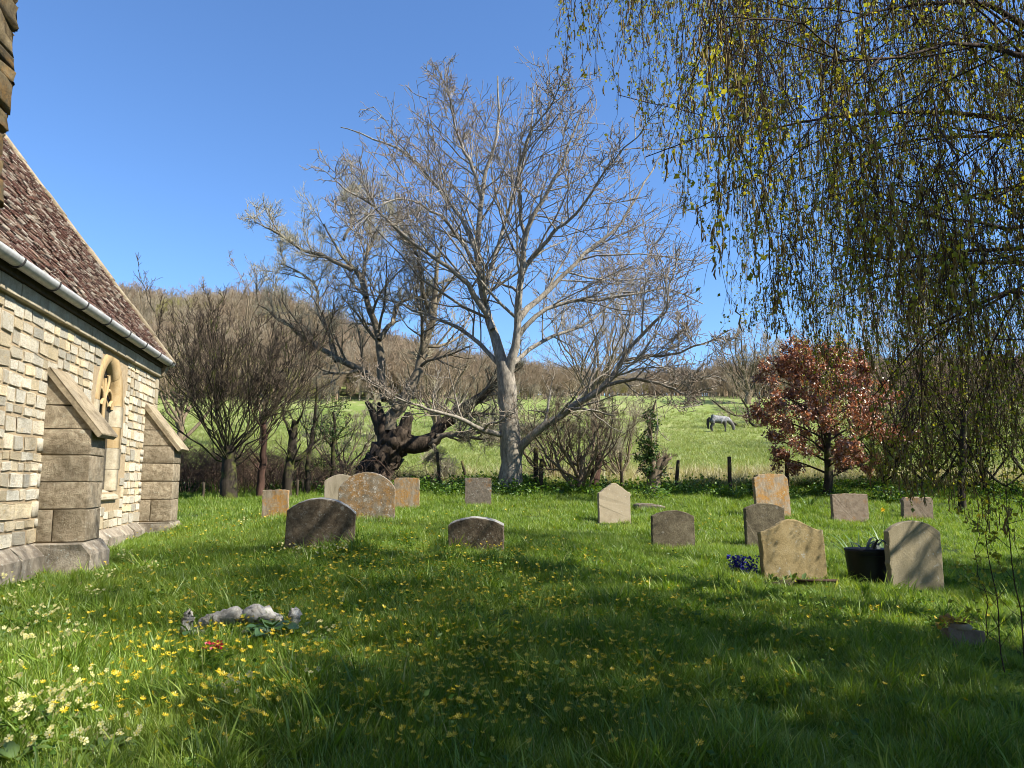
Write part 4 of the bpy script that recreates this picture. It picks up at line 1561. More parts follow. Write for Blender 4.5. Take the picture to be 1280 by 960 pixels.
def bare_tree(name, px, pbase, Y, ptop, lab, trunk_px, bark, twig, nl=9, spread_=.5, fork=.35, seed=0, cat='tree', group=None, lean=0., mult=(6, 6, 5, 3), low=.3, rmin=.005, upv=.2, ang0=38, limb_r=.5):
    """generic bare tree: trunk, limbs from the fork, branches, twigs"""
    b_ = at(px, pbase, Y)
    zg = g1(b_[0], Y)
    org = np.array([b_[0], Y, zg])
    H = at(px, ptop, Y)[2] - zg
    r0 = trunk_px * Y / F / 2
    root = empty(name, org)
    tag(root, lab, cat, group)
    hf = H * fork
    lx = lean * hf
    A = np.array([(0, 0, -.3, r0 * 1.35), (0, 0, .05 * H, r0 * 1.05), (lx * .5 + rng.normal() * r0 * .3, rng.normal() * r0 * .3, hf * .6, r0 * .9), (lx, 0, hf, r0 * .75)])
    A = branch_obj('trunk', A, bark, root, 12, 10, r0 * .08)
    limbs = []
    for k in range(nl):
        a = 2.4 * k + rng.normal() * .3
        t = low + (1 - low) * (k / max(1, nl - 1)) ** .7
        s_ = A[int(t * 11)]
        L = (H - s_[2]) * rng.uniform(.7, 1.0)
        out = spread_ * (1.25 - .6 * k / nl) * H * rng.uniform(.6, 1.1) * .5
        e = np.array([math.cos(a) * out, math.sin(a) * out, L])
        m1, m2 = e * [.45, .45, .3], e * [.85, .85, .68]
        j = lambda: rng.normal(size=3) * .03 * H
        rl = s_[3] * rng.uniform(.8, 1.2) * limb_r
        q = [np.r_[s_[:3], rl], np.r_[s_[:3] + m1 + j(), rl * .7], np.r_[s_[:3] + m2 + j(), rl * .4], np.r_[s_[:3] + e, rl * .15]]
        q = np.array(q)
        limbs.append(q)
        branch_obj('limb', q, bark, root, 10, 6, .01 * H)
    tree_levels(limbs, [dict(m=mult[0], t0=.2, ang=ang0, lr=.42, K=5, up=upv, wob=.14, rr=.55, rend=.3, rmin=rmin * 1.6, sides=4),
                        dict(m=mult[1], t0=.15, ang=ang0, lr=.5, K=4, up=upv, wob=.16, rr=.6, rend=.4, rmin=rmin * 1.2, sides=3),
                        dict(m=mult[2], t0=.15, ang=ang0, lr=.55, K=4, up=upv, wob=.18, rr=.65, rend=.5, rmin=rmin, sides=3),
                        dict(m=mult[3], t0=.3, ang=ang0, lr=.55, K=3, up=upv, wob=.2, rr=.8, rend=.7, rmin=rmin * .9, lmin=.1, sides=3)],
                root, twig, bark, org)
    return root


# left side: coppiced tree, standing trunks, saplings
bare_tree('coppiced_tree', 285, 628, 17.2, 405, 'dark coppiced tree with fan of thin upright stems beside the church', 20, M['dark_bark'], M['dark_twig'], nl=36, spread_=.85, fork=.3, low=.7, mult=(6, 5, 4, 2), rmin=.0055, upv=.22, ang0=30, limb_r=.12)


def trunk_piece(name, pts, Y, mat, lab, cat, side=(), twigs=True):
    b_ = at(pts[0][0], pts[0][1], Y)
    zg = g1(b_[0], Y)
    org = np.array([b_[0], Y, zg])
    root = empty(name, org)
    tag(root, lab, cat)
    A = rel([tw(px, py, Y, wpx * Y / F / 2) for px, py, wpx in pts], org)
    A[0, 2] = -.25
    branch_obj('trunk', A, mat, root, 14, 10, .012)
    limbs = []
    for s_ in side:
        q = rel([tw(px, py, Y + dy, wpx * Y / F / 2) for px, py, wpx, dy in s_], org)
        branch_obj('limb', q, mat, root, 10, 6, .01)
        limbs.append(q)
    if twigs:
        tree_levels(limbs + [A], [dict(m=7, t0=.3, ang=55, lr=.4, K=5, up=.35, wob=.14, rr=.3, rend=.3, rmin=.005, sides=4),
                                  dict(m=5, t0=.2, ang=40, lr=.6, K=4, up=.2, wob=.16, rr=.6, rend=.4, rmin=.004, sides=3),
                                  dict(m=4, t0=.2, ang=40, lr=.6, K=3, up=.2, wob=.18, rr=.65, rend=.5, rmin=.0035, sides=3)], root, M['dark_twig'], mat, org)
    return root


trunk_piece('dead_trunk', [(324, 627, 11), (326, 600, 9), (329, 570, 8), (330, 545, 7), (329, 528, 5)], 17.6, M['red_bark'], 'slim red-brown topped trunk right of the coppiced tree', 'trunk',
            [[(331, 550, 3, 0), (340, 532, 2, .2), (352, 520, 1.5, .3)], [(329, 536, 3, 0), (318, 520, 2, -.2), (312, 500, 1, -.3)]])
trunk_piece('forked_trunk', [(358, 626, 13), (360, 595, 12), (364, 570, 11), (367, 545, 10), (369, 526, 8)], 17.8, M['dark_bark'], 'dark topped trunk with curved side limb behind the leaning dark headstone', 'trunk',
            [[(366, 576, 7, 0), (378, 570, 6, 0), (388, 558, 4, .1), (400, 548, 2, .2)], [(364, 545, 4, 0), (356, 528, 3, .2), (352, 505, 2, .3)], [(370, 530, 4, 0), (378, 515, 2, -.2), (384, 490, 1, -.2)]])
trunk_piece('sapling', [(382, 625, 7), (385, 590, 6), (388, 560, 5), (393, 525, 4), (396, 480, 2)], 18.2, M['dark_bark'], 'thin dark sapling right of the forked dark trunk', 'tree',
            [[(387, 588, 3, 0), (398, 580, 2, .1), (408, 577, 1, .2)]])
sp_ = trunk_piece('sapling', [(415, 622, 6), (416, 590, 5.5), (417, 560, 5), (418, 535, 4), (416, 515, 3)], 18.6, M['dark_bark'], 'thin ivy-topped sapling just left of the rotten willow trunk', 'tree',
                  [[(417, 560, 3, 0), (405, 545, 2, 0), (396, 528, 1, .2)], [(418, 550, 3, 0), (430, 535, 2, 0), (440, 522, 1, .1)]])


def leaf_cloud(name, cen, rad, n, size, mat, parent=None, squash=1., bias=(0, 0, .2), wd=.7, clumps=14):
    cc = rng.normal(size=(clumps, 3)) * .45
    k = rng.integers(0, clumps, n)
    q = cc[k] + rng.normal(size=(n, 3)) * .22
    q = np.asarray(cen) + q * np.asarray(rad)
    V, T = leaf_quads(q, rng.normal(size=(n, 3)) + bias, rng.uniform(.6, 1.3, n) * size, wd)
    return mobj(name, mesh_np(name, V, None, T), mat, parent, kind='stuff')


o_ = np.array(sp_.location)
leaf_cloud('leaves', at(415, 540, 18.6) - o_, (.55, .5, .6), 700, .055, M['dark_leaf'], sp_)

# broken stump, ivy stump, bare shrub near the fence
trunk_piece('broken_stump', [(742, 614, 14), (744, 598, 12), (748, 580, 9), (749, 566, 5)], 18.8, M['red_bark'], 'broken brown stump behind the left shoulder of the buff headstone', 'stump', [], False)
iv = trunk_piece('ivy_stump', [(812, 612, 20), (818, 596, 15), (824, 580, 9), (835, 570, 4)], 18.6, M['shrub_bark'], 'leaning splintered stump wrapped with ivy, right of the buff headstone', 'stump',
                 [[(818, 600, 9, 0), (815, 575, 8, 0), (812, 550, 7, .1), (815, 525, 4, .1), (820, 500, 2, .1)], [(822, 588, 6, 0), (832, 578, 5, -.1), (840, 570, 2, -.1)]], True)
o_ = np.array(iv.location)
for (px, py, rx, rz, n) in ((815, 525, .16, .32, 420), (810, 560, .28, .4, 800), (816, 590, .25, .3, 350), (806, 572, .22, .15, 350)):
    leaf_cloud('ivy_leaves', at(px, py, 18.55) - o_, (rx, rx, rz), n, .06, M['dark_leaf'], iv)
bare_tree('bare_shrub', 726, 612, 18.4, 500, 'bare tan shrub of many thin stems right of the pale tree', 9, M['shrub_bark'], M['shrub_bark'], nl=14, spread_=.95, fork=.3, low=.2, mult=(6, 5, 4, 2), rmin=.004, upv=.12, ang0=40, cat='shrub')
bare_tree('bare_shrub', 775, 606, 21.5, 505, 'pale bare shrub over the fence behind the buff headstone', 6, M['shrub_bark'], M['willow_twig'], nl=12, spread_=1.0, fork=.2, low=.2, mult=(6, 5, 4, 2), rmin=.0045, upv=.1, ang0=42, cat='shrub')
bare_tree('bare_shrub', 690, 606, 22.0, 490, 'pale bare shrub over the fence just right of the pale trunk', 6, M['shrub_bark'], M['willow_twig'], nl=12, spread_=1.0, fork=.2, low=.2, mult=(6, 5, 4, 2), rmin=.0045, upv=.1, ang0=42, cat='shrub')
bare_tree('bare_shrub', 430, 612, 23.0, 500, 'tangled bare shrub behind the ivy-topped sapling', 6, M['shrub_bark'], M['willow_twig'], nl=12, spread_=1.1, fork=.2, low=.2, mult=(6, 5, 4, 2), rmin=.0045, upv=.1, ang0=42, cat='shrub')

# --- copper-leaved young beech
cb = at(1035, 622, 18.2)
org = np.array([cb[0], 18.2, g1(cb[0], 18.2)])
be = empty('copper_beech', org)
tag(be, 'small tree clothed in coppery red-brown leaves by the fence', 'tree')
branch_obj('trunk', rel([tw(1035, 628, 18.2, .12), tw(1036, 600, 18.2, .1), tw(1034, 560, 18.2, .085), tw(1036, 510, 18.2, .06), tw(1040, 455, 18.2, .02)], org), M['dark_bark'], be, 14, 9, .01)
lb_ = []
for k in range(26):
    t = .14 + .82 * k / 26
    p0 = np.array([0, 0, t * 3.25])
    a = 2.4 * k
    ln = (1.72 - .95 * abs(t - .42) * 1.6) * rng.uniform(.75, 1.1)
    d = np.array([math.cos(a), math.sin(a) * .9, .35 + .5 * t])
    lb_.append(np.array([np.r_[p0, .03], np.r_[p0 + d * ln * .5, .018], np.r_[p0 + d * ln * [1, 1, .8], .005]]))
    branch_obj('limb', lb_[-1], M['dark_bark'], be, 7, 5, .01)
lv = tree_levels(lb_, [dict(m=6, t0=.25, ang=45, lr=.5, K=4, up=.15, wob=.12, rr=.5, rmin=.004, sides=3),
                       dict(m=5, t0=.2, ang=40, lr=.55, K=4, up=.1, wob=.15, rr=.6, rmin=.003, sides=3)], be, M['dark_twig'], M['dark_bark'], org)
PP = np.concatenate([p[:, 1:].reshape(-1, 3) for p, r in lv[1:]])
k = rng.integers(0, len(PP), 26000)
q = PP[k] + rng.normal(size=(len(k), 3)) * .05
V, T = leaf_quads(q, rng.normal(size=(len(k), 3)) + [0, 0, -.5], rng.uniform(.055, .1, len(k)), .6)
mobj('leaves', mesh_np('leaves', V, None, T), M['copper'], be, kind='stuff')

# --- crooked tree by the horse, and trees standing in the field and hedge
YF = 72.
fb = at(962, 543, YF)
org = np.array([fb[0], YF, g1(fb[0], YF)])
ct_ = empty('crooked_tree', org)
tag(ct_, 'low crooked wide-spreading bare tree in the field by the horse', 'tree')
FL = [rel([tw(px, py, YF + dy, wpx * YF / F / 2) for px, py, wpx, dy in l], org) for l in [
    [(962, 543, 5, 0), (950, 541, 5, 0), (935, 536, 4, 0), (920, 531, 3, 0), (905, 520, 2, 1)],
    [(962, 544, 5, 0), (956, 532, 4, 0), (952, 515, 3, 1), (948, 500, 2, 2), (940, 470, 1.5, 2)],
    [(960, 542, 5, 0), (948, 531, 4, -1), (938, 530, 3, -1), (935, 512, 3, -2), (925, 495, 2, -2), (915, 470, 1, -3)],
    [(964, 543, 5, 0), (972, 528, 4, 0), (985, 515, 3, 1), (1000, 490, 2, 2), (1010, 460, 1, 2)],
    [(956, 530, 4, 0), (965, 500, 3, 2), (968, 470, 2, 3), (965, 435, 1, 3)],
    [(936, 518, 3, -1), (920, 520, 2, -2), (905, 512, 2, -2), (890, 500, 1, -2)]]]
for l in FL: branch_obj('limb', l, M['dark_bark'], ct_, 12, 6, .05)
tree_levels(FL, [dict(m=8, t0=.3, ang=45, lr=.4, K=5, up=.25, wob=.15, rr=.5, rmin=.02, sides=4),
                 dict(m=7, t0=.2, ang=42, lr=.55, K=4, up=.15, wob=.18, rr=.6, rmin=.014, sides=3),
                 dict(m=7, t0=.2, ang=42, lr=.55, K=4, up=.1, wob=.2, rr=.6, rmin=.011, sides=3)], ct_, M['wood_twig_pale'], M['shrub_bark'], org)
GT = 'bare trees standing in the field'
for px, pb_, Y, pt, lab, twm, nl in [(742, 520, 68, 345, 'pale fuzzy bare tree in the field behind the right side of the central tree', 'wood_twig_pale', 12),
                                     (545, 530, 60, 405, 'brown bare tree in the field between willow and central tree', 'wood_twig', 10),
                                     (1010, 528, 84, 418, 'pale domed bare tree behind the copper-leaved tree', 'wood_twig_pale', 12),
                                     (935, 510, 92, 415, 'pale bare tree on the hill edge above the horse', 'wood_twig_pale', 12),
                                     (1130, 545, 50, 360, 'pale bare tree seen through the birch curtain, left of two', 'wood_twig_pale', 12),
                                     (1225, 560, 40, 330, 'pale bare tree seen through the birch curtain, right of two', 'wood_twig', 12),
                                     (225, 530, 48, 380, 'thin brown bare tree beyond the church corner', 'wood_twig', 10),
                                     (330, 520, 52, 352, 'tall thin bare tree behind the coppiced tree', 'wood_twig', 10)]:
    bare_tree('field_tree', px, pb_, Y, pt, lab, 8, M['shrub_bark'], M[twm], nl=nl, spread_=.75, fork=.28, low=.35, mult=(6, 6, 5, 2), rmin=.0006 * Y * .35, upv=.16, ang0=40, group=GT)


# ================================================================= WOODED HILL
def bare_proto(H, sp_, nl=9, rmin=.02):
    g = Geo()
    g.tube(np.array([[(0, 0, -.5), (0, 0, H * .2), (rng.normal() * .2, 0, H * .42)]]), np.array([[.028, .022, .016]]) * H, 5)
    L = []
    for k in range(nl):
        a = 2.4 * k + rng.normal() * .2
        z0 = H * rng.uniform(.12, .4)
        o = sp_ * H * rng.uniform(.5, 1.)
        e = np.array([math.cos(a) * o, math.sin(a) * o, H * rng.uniform(.72, 1.) - z0])
        L.append(resample([(0, 0, z0, .012 * H), (*(e * [.5, .5, .35] + [0, 0, z0]), .008 * H), (*(e + [0, 0, z0]), .003 * H)], 6))
    L = np.array(L)
    P, R = L[:, :, :3], L[:, :, 3]
    g.tube(P, R, 4)
    for m, lr, K in ((7, .42, 4), (6, .5, 4), (4, .55, 3)):
        P, R = spawn(P, R, m, t0=.15, ang=40, lr=lr, K=K, up=.2, wob=.17, rr=.6, rmin=rmin)
        g.tube(P, R, 3)
    return g.mesh('bare_wood_tree')


protos = [(bare_proto(8, .38), M['wood_twig']), (bare_proto(9, .3), M['wood_twig']), (bare_proto(7, .45), M['wood_twig_pale']), (bare_proto(8, .4), M['wood_twig_pale']), (bare_proto(5, .5), M['wood_twig_ochre'])]
n = 9000
y = rng.uniform(88, 260, n)
u = rng.uniform(-.85, .95, n)
x = u * y
lo = np.interp(u, [-.9, -.4, -.1, .05, .12, .2, .3, .6, .9], [92, 95, 92, 96, 128, 128, 100, 90, 88]) + vnoise(x, y, 25, 3) * 5
dens = np.where(y < 200, 1., .6)
ok = (y > lo) & (rng.random(n) < dens) & (vnoise(x, y, 18, 5) > -.9)
x, y = x[ok], y[ok]
edge = sstep(y - lo[ok], 0, 14)
sc_ = rng.uniform(.6, 1.1, len(x)) * (.45 + .55 * edge) * np.interp(x / y, [-.3, -.1, .1, .4], [1.05, .85, .6, .7])
pick = np.where(vnoise(x, y, 30, 9) > .35, rng.choice([2, 3, 4], len(x)), rng.choice([0, 1, 0, 1, 2], len(x)))
# the gorse-coloured slope at the left
pick = np.where((x / y < -.24) & (vnoise(x, y, 20, 11) > -.15), rng.choice([4, 4, 3], len(x)), pick)
scatter('hillside_wood', protos, np.c_[x, y, ground(x, y)], np.c_[rng.normal(size=(len(x), 2)) * .06, rng.uniform(0, 6.3, len(x))],
        np.c_[sc_, sc_, sc_], pick, label='brown leafless wood covering the hillside', cat='wood')

# hedge of bare and greening shrubs at the right, seen through the birch
GH = 'hedge shrubs behind the headstones at right'
M['hedge_leaf'] = foliage_mat('fresh_hedge_leaves', [(0, (.1, .15, .02)), (.6, (.17, .23, .035)), (1, (.24, .28, .05))], .4, .04)
for px, pb_, Y, pt, lab, nleaf in [(1105, 622, 19.5, 470, 'greening hedge shrub right of the copper-leaved tree', 1500),
                                   (1165, 625, 20, 440, 'tall greening hedge shrub behind the smooth tan-grey headstone', 2200),
                                   (1230, 630, 19, 455, 'greening hedge shrub near the right edge behind the birch twigs', 2200),
                                   (1290, 632, 18.5, 430, 'hedge shrub cut by the right edge of the picture', 1800)]:
    r = bare_tree('hedge_shrub', px, pb_, Y, pt, lab, 6, M['dark_bark'], M['bramble'], nl=13, spread_=.95, fork=.2, low=.15, mult=(6, 5, 4, 2), rmin=.005, upv=.12, ang0=42, cat='shrub', group=GH)
    leaf_cloud('leaves', (0, 0, 1.5), (1.6, 1.2, 1.6), nleaf, .06, M['hedge_leaf'], r, clumps=60)
trunk_piece('dark_post_trunk', [(1203, 648, 10), (1202, 610, 9), (1204, 560, 8), (1206, 500, 6), (1210, 430, 4)], 17.0, M['dark_bark'], 'dark slim upright trunk near the right edge behind hanging twigs', 'tree',
            [[(1204, 560, 4, 0), (1180, 520, 3, .3), (1160, 480, 1, .5)], [(1206, 520, 4, 0), (1235, 480, 3, .2), (1250, 430, 1, .2)]])

# brambles along the left bank
g = Geo()
n = 1500
px = rng.uniform(150, 540, n)
Y = rng.uniform(18.3, 21.5, n)
keep = px < 330 + 210 * rng.random(n) ** 1.5
px, Y = px[keep], Y[keep]
n = len(px)
x = (px - 640) / F * Y
P0 = np.c_[x, Y, ground(x, Y)]
a = rng.uniform(0, 2 * pi, n)
ln = rng.uniform(.5, 1.5, n)
K = 6
P = np.zeros((n, K, 3))
for k in range(K):
    t = k / (K - 1)
    P[:, k] = P0 + np.c_[np.cos(a) * ln * t, np.sin(a) * ln * t * .6, ln * (.9 * math.sin(t * 2.6)) * np.interp(px, [150, 420, 540], [1, .7, .5])] + rng.normal(size=(n, 3)) * .04
g.tube(P, np.full((n, K), .007) * np.linspace(1.2, .5, K)[None], 3)
P2, R2 = spawn(P, np.full((n, K), .007), 3, t0=.2, ang=60, lr=.35, K=3, up=0, wob=.2, rr=.7, rmin=.004)
g.tube(P2, R2, 3)
o = g.obj('bramble_thicket', M['bramble'], kind='stuff')
tag(o, 'tangle of dry brown brambles along the left bank', 'brambles')

# ================================================================= HORSE
hp = at(899, 541, 67)
hz = g1(hp[0], 67)
b = MB('dapple_grey_coat')
geo = b.coord('Object')
sep = b.n('ShaderNodeSeparateXYZ')
b.l(geo, sep.inputs[0])
c = b.ramp(b.noise(5, 4, .6, geo), [(.35, (.09, .09, .1)), (.6, (.27, .26, .25))])
low_ = b.maprange(b.math('ADD', sep.outputs[2], b.math('MULTIPLY', b.noise(3, 3, .5, geo), .3)), .95, 1.2)
c = b.mix(low_, (.075, .065, .055), c)
head = b.maprange(sep.outputs[0], .95, 1.2)
c = b.mix(head, c, (.12, .105, .09))
M['coat'] = b.principled(c, .7)
hr = empty('horse', (hp[0], 67, hz), 0.06)
tag(hr, 'dapple grey horse grazing in the far field', 'horse')
bm = bmesh.new()
nodes = {  # name: (x, y, z, radius)
    'hip': (-.62, 0, 1.2, .3), 'loin': (-.25, 0, 1.17, .31), 'belly': (.12, 0, 1.12, .33), 'chest': (.5, 0, 1.14, .31), 'neck0': (.8, 0, 1.12, .24), 'neck1': (1.05, 0, .9, .18),
    'poll': (1.25, 0, .66, .14), 'face': (1.34, 0, .42, .13), 'muzzle': (1.3, 0, .17, .085)}
for sd_, yy in (('l', .17), ('r', -.17)):
    nodes.update({'hs' + sd_: (-.62, yy, 1.0, .2), 'hk' + sd_: (-.52, yy, .74, .12), 'hh' + sd_: (-.72, yy, .5, .075), 'hc' + sd_: (-.66, yy, .2, .05), 'hf' + sd_: (-.62, yy, .03, .06),
                  'fs' + sd_: (.5, yy, .92, .15), 'fk' + sd_: (.53 + (.1 if sd_ == 'l' else 0), yy, .48, .07), 'fc' + sd_: (.52 + (.12 if sd_ == 'l' else 0), yy, .2, .05), 'ff' + sd_: (.55 + (.14 if sd_ == 'l' else 0), yy, .03, .06)})
edges = [('hip', 'loin'), ('loin', 'belly'), ('belly', 'chest'), ('chest', 'neck0'), ('neck0', 'neck1'), ('neck1', 'poll'), ('poll', 'face'), ('face', 'muzzle')]
for s_ in 'lr':
    edges += [('hip', 'hs' + s_), ('hs' + s_, 'hk' + s_), ('hk' + s_, 'hh' + s_), ('hh' + s_, 'hc' + s_), ('hc' + s_, 'hf' + s_), ('chest', 'fs' + s_), ('fs' + s_, 'fk' + s_), ('fk' + s_, 'fc' + s_), ('fc' + s_, 'ff' + s_)]
keys = list(nodes)
me = bpy.data.meshes.new('body')
me.from_pydata([nodes[k][:3] for k in keys], [(keys.index(a), keys.index(b_)) for a, b_ in edges], [])
body = mobj('body', me, M['coat'], hr)
body.modifiers.new('skin', 'SKIN')
for v, k in zip(me.skin_vertices[0].data, keys):
    v.radius = (nodes[k][3] * 1.1, nodes[k][3] * 1.22)
    v.use_root = k == 'loin'
sm = body.modifiers.new('sub', 'SUBSURF')
sm.levels = sm.render_levels = 2
M['hair'] = bark_mat('horse_hair', (.02, .018, .016), (.08, .07, .06), 20, 6, .4)
Geo().tube(np.array([[(-.82, 0, 1.32), (-.97, 0, 1.12), (-1.0, 0, .75), (-.98, 0, .3)]]), np.array([[.08, .13, .14, .06]]), 8).obj('tail', M['hair'], hr, smooth=True)
Geo().tube(np.array([[(.8, .02, 1.36), (1.0, .05, 1.12), (1.22, .05, .86), (1.3, .02, .72)]]), np.array([[.07, .13, .12, .05]]), 6).obj('mane', M['hair'], hr, smooth=True)
for yy in (-.06, .06):
    Geo().tube(np.array([[(1.24, yy, .74), (1.3, yy * 1.5, .83), (1.33, yy * 1.6, .9)]]), np.array([[.035, .03, .005]]), 6).obj('ear', M['coat'], hr)

# ================================================================= WEEPING BIRCH at the right, trunk out of the picture
BX, BY = 6.3, 5.6
org = np.array([BX, BY, g1(BX, BY)])
bi = empty('weeping_birch', org)
tag(bi, 'weeping birch with hanging twigs, young leaves and catkins filling the upper right', 'tree')
branch_obj('trunk', np.array([(0, 0, -.3, .3), (0.05, 0, .4, .24), (.1, .1, 2, .2), (0, .15, 4.5, .17), (-.1, .1, 7, .12), (0, 0, 9.5, .06), (.05, 0, 11, .02)]), M['birch_bark'], bi, 18, 12, .02)
ENVX = [640, 694, 700, 760, 785, 800, 830, 880, 895, 985, 1005, 1050, 1100, 1200, 1280, 1500]
ENVY = [-90, -60, 150, 195, 130, 170, 250, 290, 400, 425, 470, 570, 600, 640, 720, 900]
BL = []
for k in range(34):
    z0 = 2.3 + 7.6 * (k / 33) ** .9
    a = 2.4 * k + rng.normal() * .25
    ln = (5.9 - .42 * (z0 - 2.3)) * rng.uniform(.75, 1.08)
    if math.cos(a) < -.2: ln *= 1.12
    d = np.array([math.cos(a), math.sin(a), 0])
    rise = rng.uniform(.28, .5) * ln
    if k < 7: rise = rng.uniform(.12, .3) * ln
    q = np.array([np.r_[0, 0, z0, .075], np.r_[(d * ln * .3)[:2], z0 + rise * .6, .055], np.r_[(d * ln * .62)[:2], z0 + rise, .035], np.r_[(d * ln * .88)[:2], z0 + rise * .85, .018], np.r_[(d * ln)[:2], z0 + rise * .35, .007]])
    q[1:, :3] += rng.normal(size=(4, 3)) * .12
    BL.append(q)
# limbs seen in the picture, entering from the right edge
for pts in ([(1420, 330, 5.6, .08), (1300, 285, 5.2, .06), (1240, 290, 4.9, .045), (1160, 280, 4.6, .03), (1090, 262, 4.3, .012)],
            [(1420, 250, 5.6, .07), (1290, 215, 5.2, .05), (1250, 240, 5.0, .04), (1200, 245, 4.8, .025), (1120, 210, 4.5, .01)],
            [(1420, 130, 5.6, .08), (1290, 30, 5.0, .06), (1200, 10, 4.6, .045), (1110, 25, 4.3, .03), (1010, 60, 4.0, .012)],
            [(1430, 480, 5.6, .07), (1300, 360, 5.0, .05), (1200, 380, 4.8, .035), (1130, 430, 4.6, .02), (1080, 480, 4.5, .008)],
            [(1420, 120, 5.6, .08), (1290, 80, 4.2, .05), (1180, 55, 3.6, .035), (1080, 75, 3.2, .02), (960, 40, 3.0, .008)],
            [(1420, 330, 6, .08), (1260, 300, 6.6, .05), (1130, 315, 7, .03), (1000, 290, 7.2, .018), (950, 330, 7.3, .006)]):
    q = np.array([tw(*p) for p in pts])
    q[0, :3] = (BX, BY, q[0, 2])
    BL.append(rel(q, org))
# high limbs reaching over towards the middle of the picture
for ex, ey, ez in [(.75, 5.2, 5.3), (1.0, 4.2, 4.7), (1.6, 3.6, 4.4), (1.3, 6.2, 6.0), (2.0, 4.8, 5.0), (2.4, 3.2, 3.9), (2.6, 6.3, 5.6), (3.1, 4.0, 4.4)]:
    e = np.array([ex, ey, ez])
    s_ = np.array([BX, BY, rng.uniform(4.4, 6.2)])
    m_ = (s_ + e) / 2 + [0, 0, rng.uniform(.8, 1.3)]
    m2 = s_ * .22 + e * .78 + [0, 0, .75]
    BL.append(rel(np.array([np.r_[s_, .07], np.r_[m_, .045], np.r_[m2, .025], np.r_[e, .008]]), org))
BL2 = []
for l in BL:
    q = resample(l, 14)
    W = q[:, :3] + org
    px, py, f = proj(W)
    bad = (W[:, 1] > .6) & (py > np.interp(px, ENVX, ENVY) - 70) & (py < 980)
    cutk = int(np.argmax(bad)) if bad.any() else 14
    if cutk < 5: continue
    q = resample(q[:cutk], 14)
    q[:, 3] = q[:, 3] * .62 * np.linspace(1, .12, 14) + .002
    if cutk < 14: q[:, 2] -= np.linspace(0, 1, 14) ** 3 * .45
    q[1:, :3] += np.cumsum(rng.normal(size=(13, 3)) * .02, 0)
    BL2.append(q)
BL = BL2
for l in BL: branch_obj('limb', l, M['birch_twig'], bi, 14, 7, .015)
P = np.array([resample(l, 14) for l in BL])
P, R = P[:, :, :3], np.maximum(P[:, :, 3], .006)
def in_env(W):
    px, py, f = proj(W)
    low = np.interp(px, ENVX, ENVY)
    return (W[..., 1] < .6) | (py < low)


P2, R2 = spawn(P, R, 9, t0=.3, ang=45, lr=.34, K=6, up=-.03, wob=.12, rr=.5, rend=.35, rmin=.005)
ok = in_env(P2 + org).all(1)
P2, R2 = P2[ok], R2[ok]
P3, R3 = spawn(P2, R2, 5, t0=.25, ang=48, lr=.5, K=5, up=-.12, wob=.15, rr=.6, rend=.4, rmin=.0028)
ok = in_env(P3 + org).all(1)
P3, R3 = P3[ok], R3[ok]
g = Geo().tube(P2, R2, 5).tube(P3, R3, 4)
g.obj('branches', M['birch_twig'], bi, smooth=True, kind='stuff')
# hanging strands
src = np.concatenate([P3[:, 1:].reshape(-1, 3), P2[:, 2:].reshape(-1, 3)])
W = src + org
px, py, f = proj(W)
inview = (W[:, 1] > .8) & (px > 660) & (px < 1330) & (py > -420) & (py < 900)
wgt = np.where(inview, np.where(f < 2.0, .1, 1.0), .42)
NS = 4300
k = rng.choice(len(src), NS, p=wgt / wgt.sum())
S = src[k] + rng.normal(size=(NS, 3)) * .03
ln = rng.uniform(.35, 1.5, NS)
K = 9
D = np.c_[rng.normal(size=(NS, 2)) * .45, -np.ones(NS) * .5]
ST = np.zeros((NS, K, 3))
ST[:, 0] = S
for j in range(1, K):
    D = D + np.c_[rng.normal(size=(NS, 2)) * .22, -np.ones(NS) * .3]
    D[:, :2] *= .85
    D /= np.linalg.norm(D, axis=1, keepdims=True)
    ST[:, j] = ST[:, j - 1] + D * (ln / (K - 1))[:, None]
ok = in_env(ST + org)
cut = np.where(ok.all(1), K, np.argmin(ok, 1))          # first point below the curtain's hem
fac = np.clip(cut / K, 0, 1)
good = (fac > .3) & (ST[:, 0, 2] > 1.2)
ST, fac, ln = ST[good], fac[good], ln[good]
# shorten the strands that would hang below it, and never below knee height
tpar = np.linspace(0, 1, K)[None] * np.where(fac < 1, fac * .92, 1)[:, None] * (K - 1)
i0 = np.clip(tpar.astype(int), 0, K - 2)
fr = (tpar - i0)[..., None]
nn_ = np.arange(len(ST))[:, None]
ST = ST[nn_, i0] * (1 - fr) + ST[nn_, i0 + 1] * fr
ST = ST[ST[:, -1, 2] > .35]
SR = np.full(ST.shape[:2], .0026) * np.linspace(1, .5, K)[None]
g = Geo().tube(ST, SR, 3)
TW, TR = spawn(ST, SR, 8, t0=.05, ang=45, lr=.2, K=4, up=-.25, wob=.15, rr=.7, rmin=.0012, lmin=.06)
g.tube(TW, TR, 3)
g.obj('twigs', M['birch_twig'], bi, kind='stuff')
ends = np.concatenate([TW[:, 1:].reshape(-1, 3), ST[:, 2:].reshape(-1, 3)])
NLf = 64000
We = ends + org
pxe, pye, fe = proj(We)
we = np.where((We[:, 1] > .8) & (pxe > 660) & (pxe < 1320) & (pye > -60) & (pye < 980), 1.5, .55)
k = rng.choice(len(ends), NLf, p=we / we.sum())
q = ends[k] + rng.normal(size=(NLf, 3)) * .012
V, T = leaf_quads(q, rng.normal(size=(NLf, 3)) * .7 + [0, 0, -.6], rng.uniform(.015, .032, NLf), .75, .3)
mobj('leaves', mesh_np('leaves', V, None, T), M['birch_leaf'], bi, kind='stuff')
NC = 24000
k = rng.choice(len(ends), NC, p=we / we.sum())
q = ends[k]
cl = rng.uniform(.035, .075, NC)
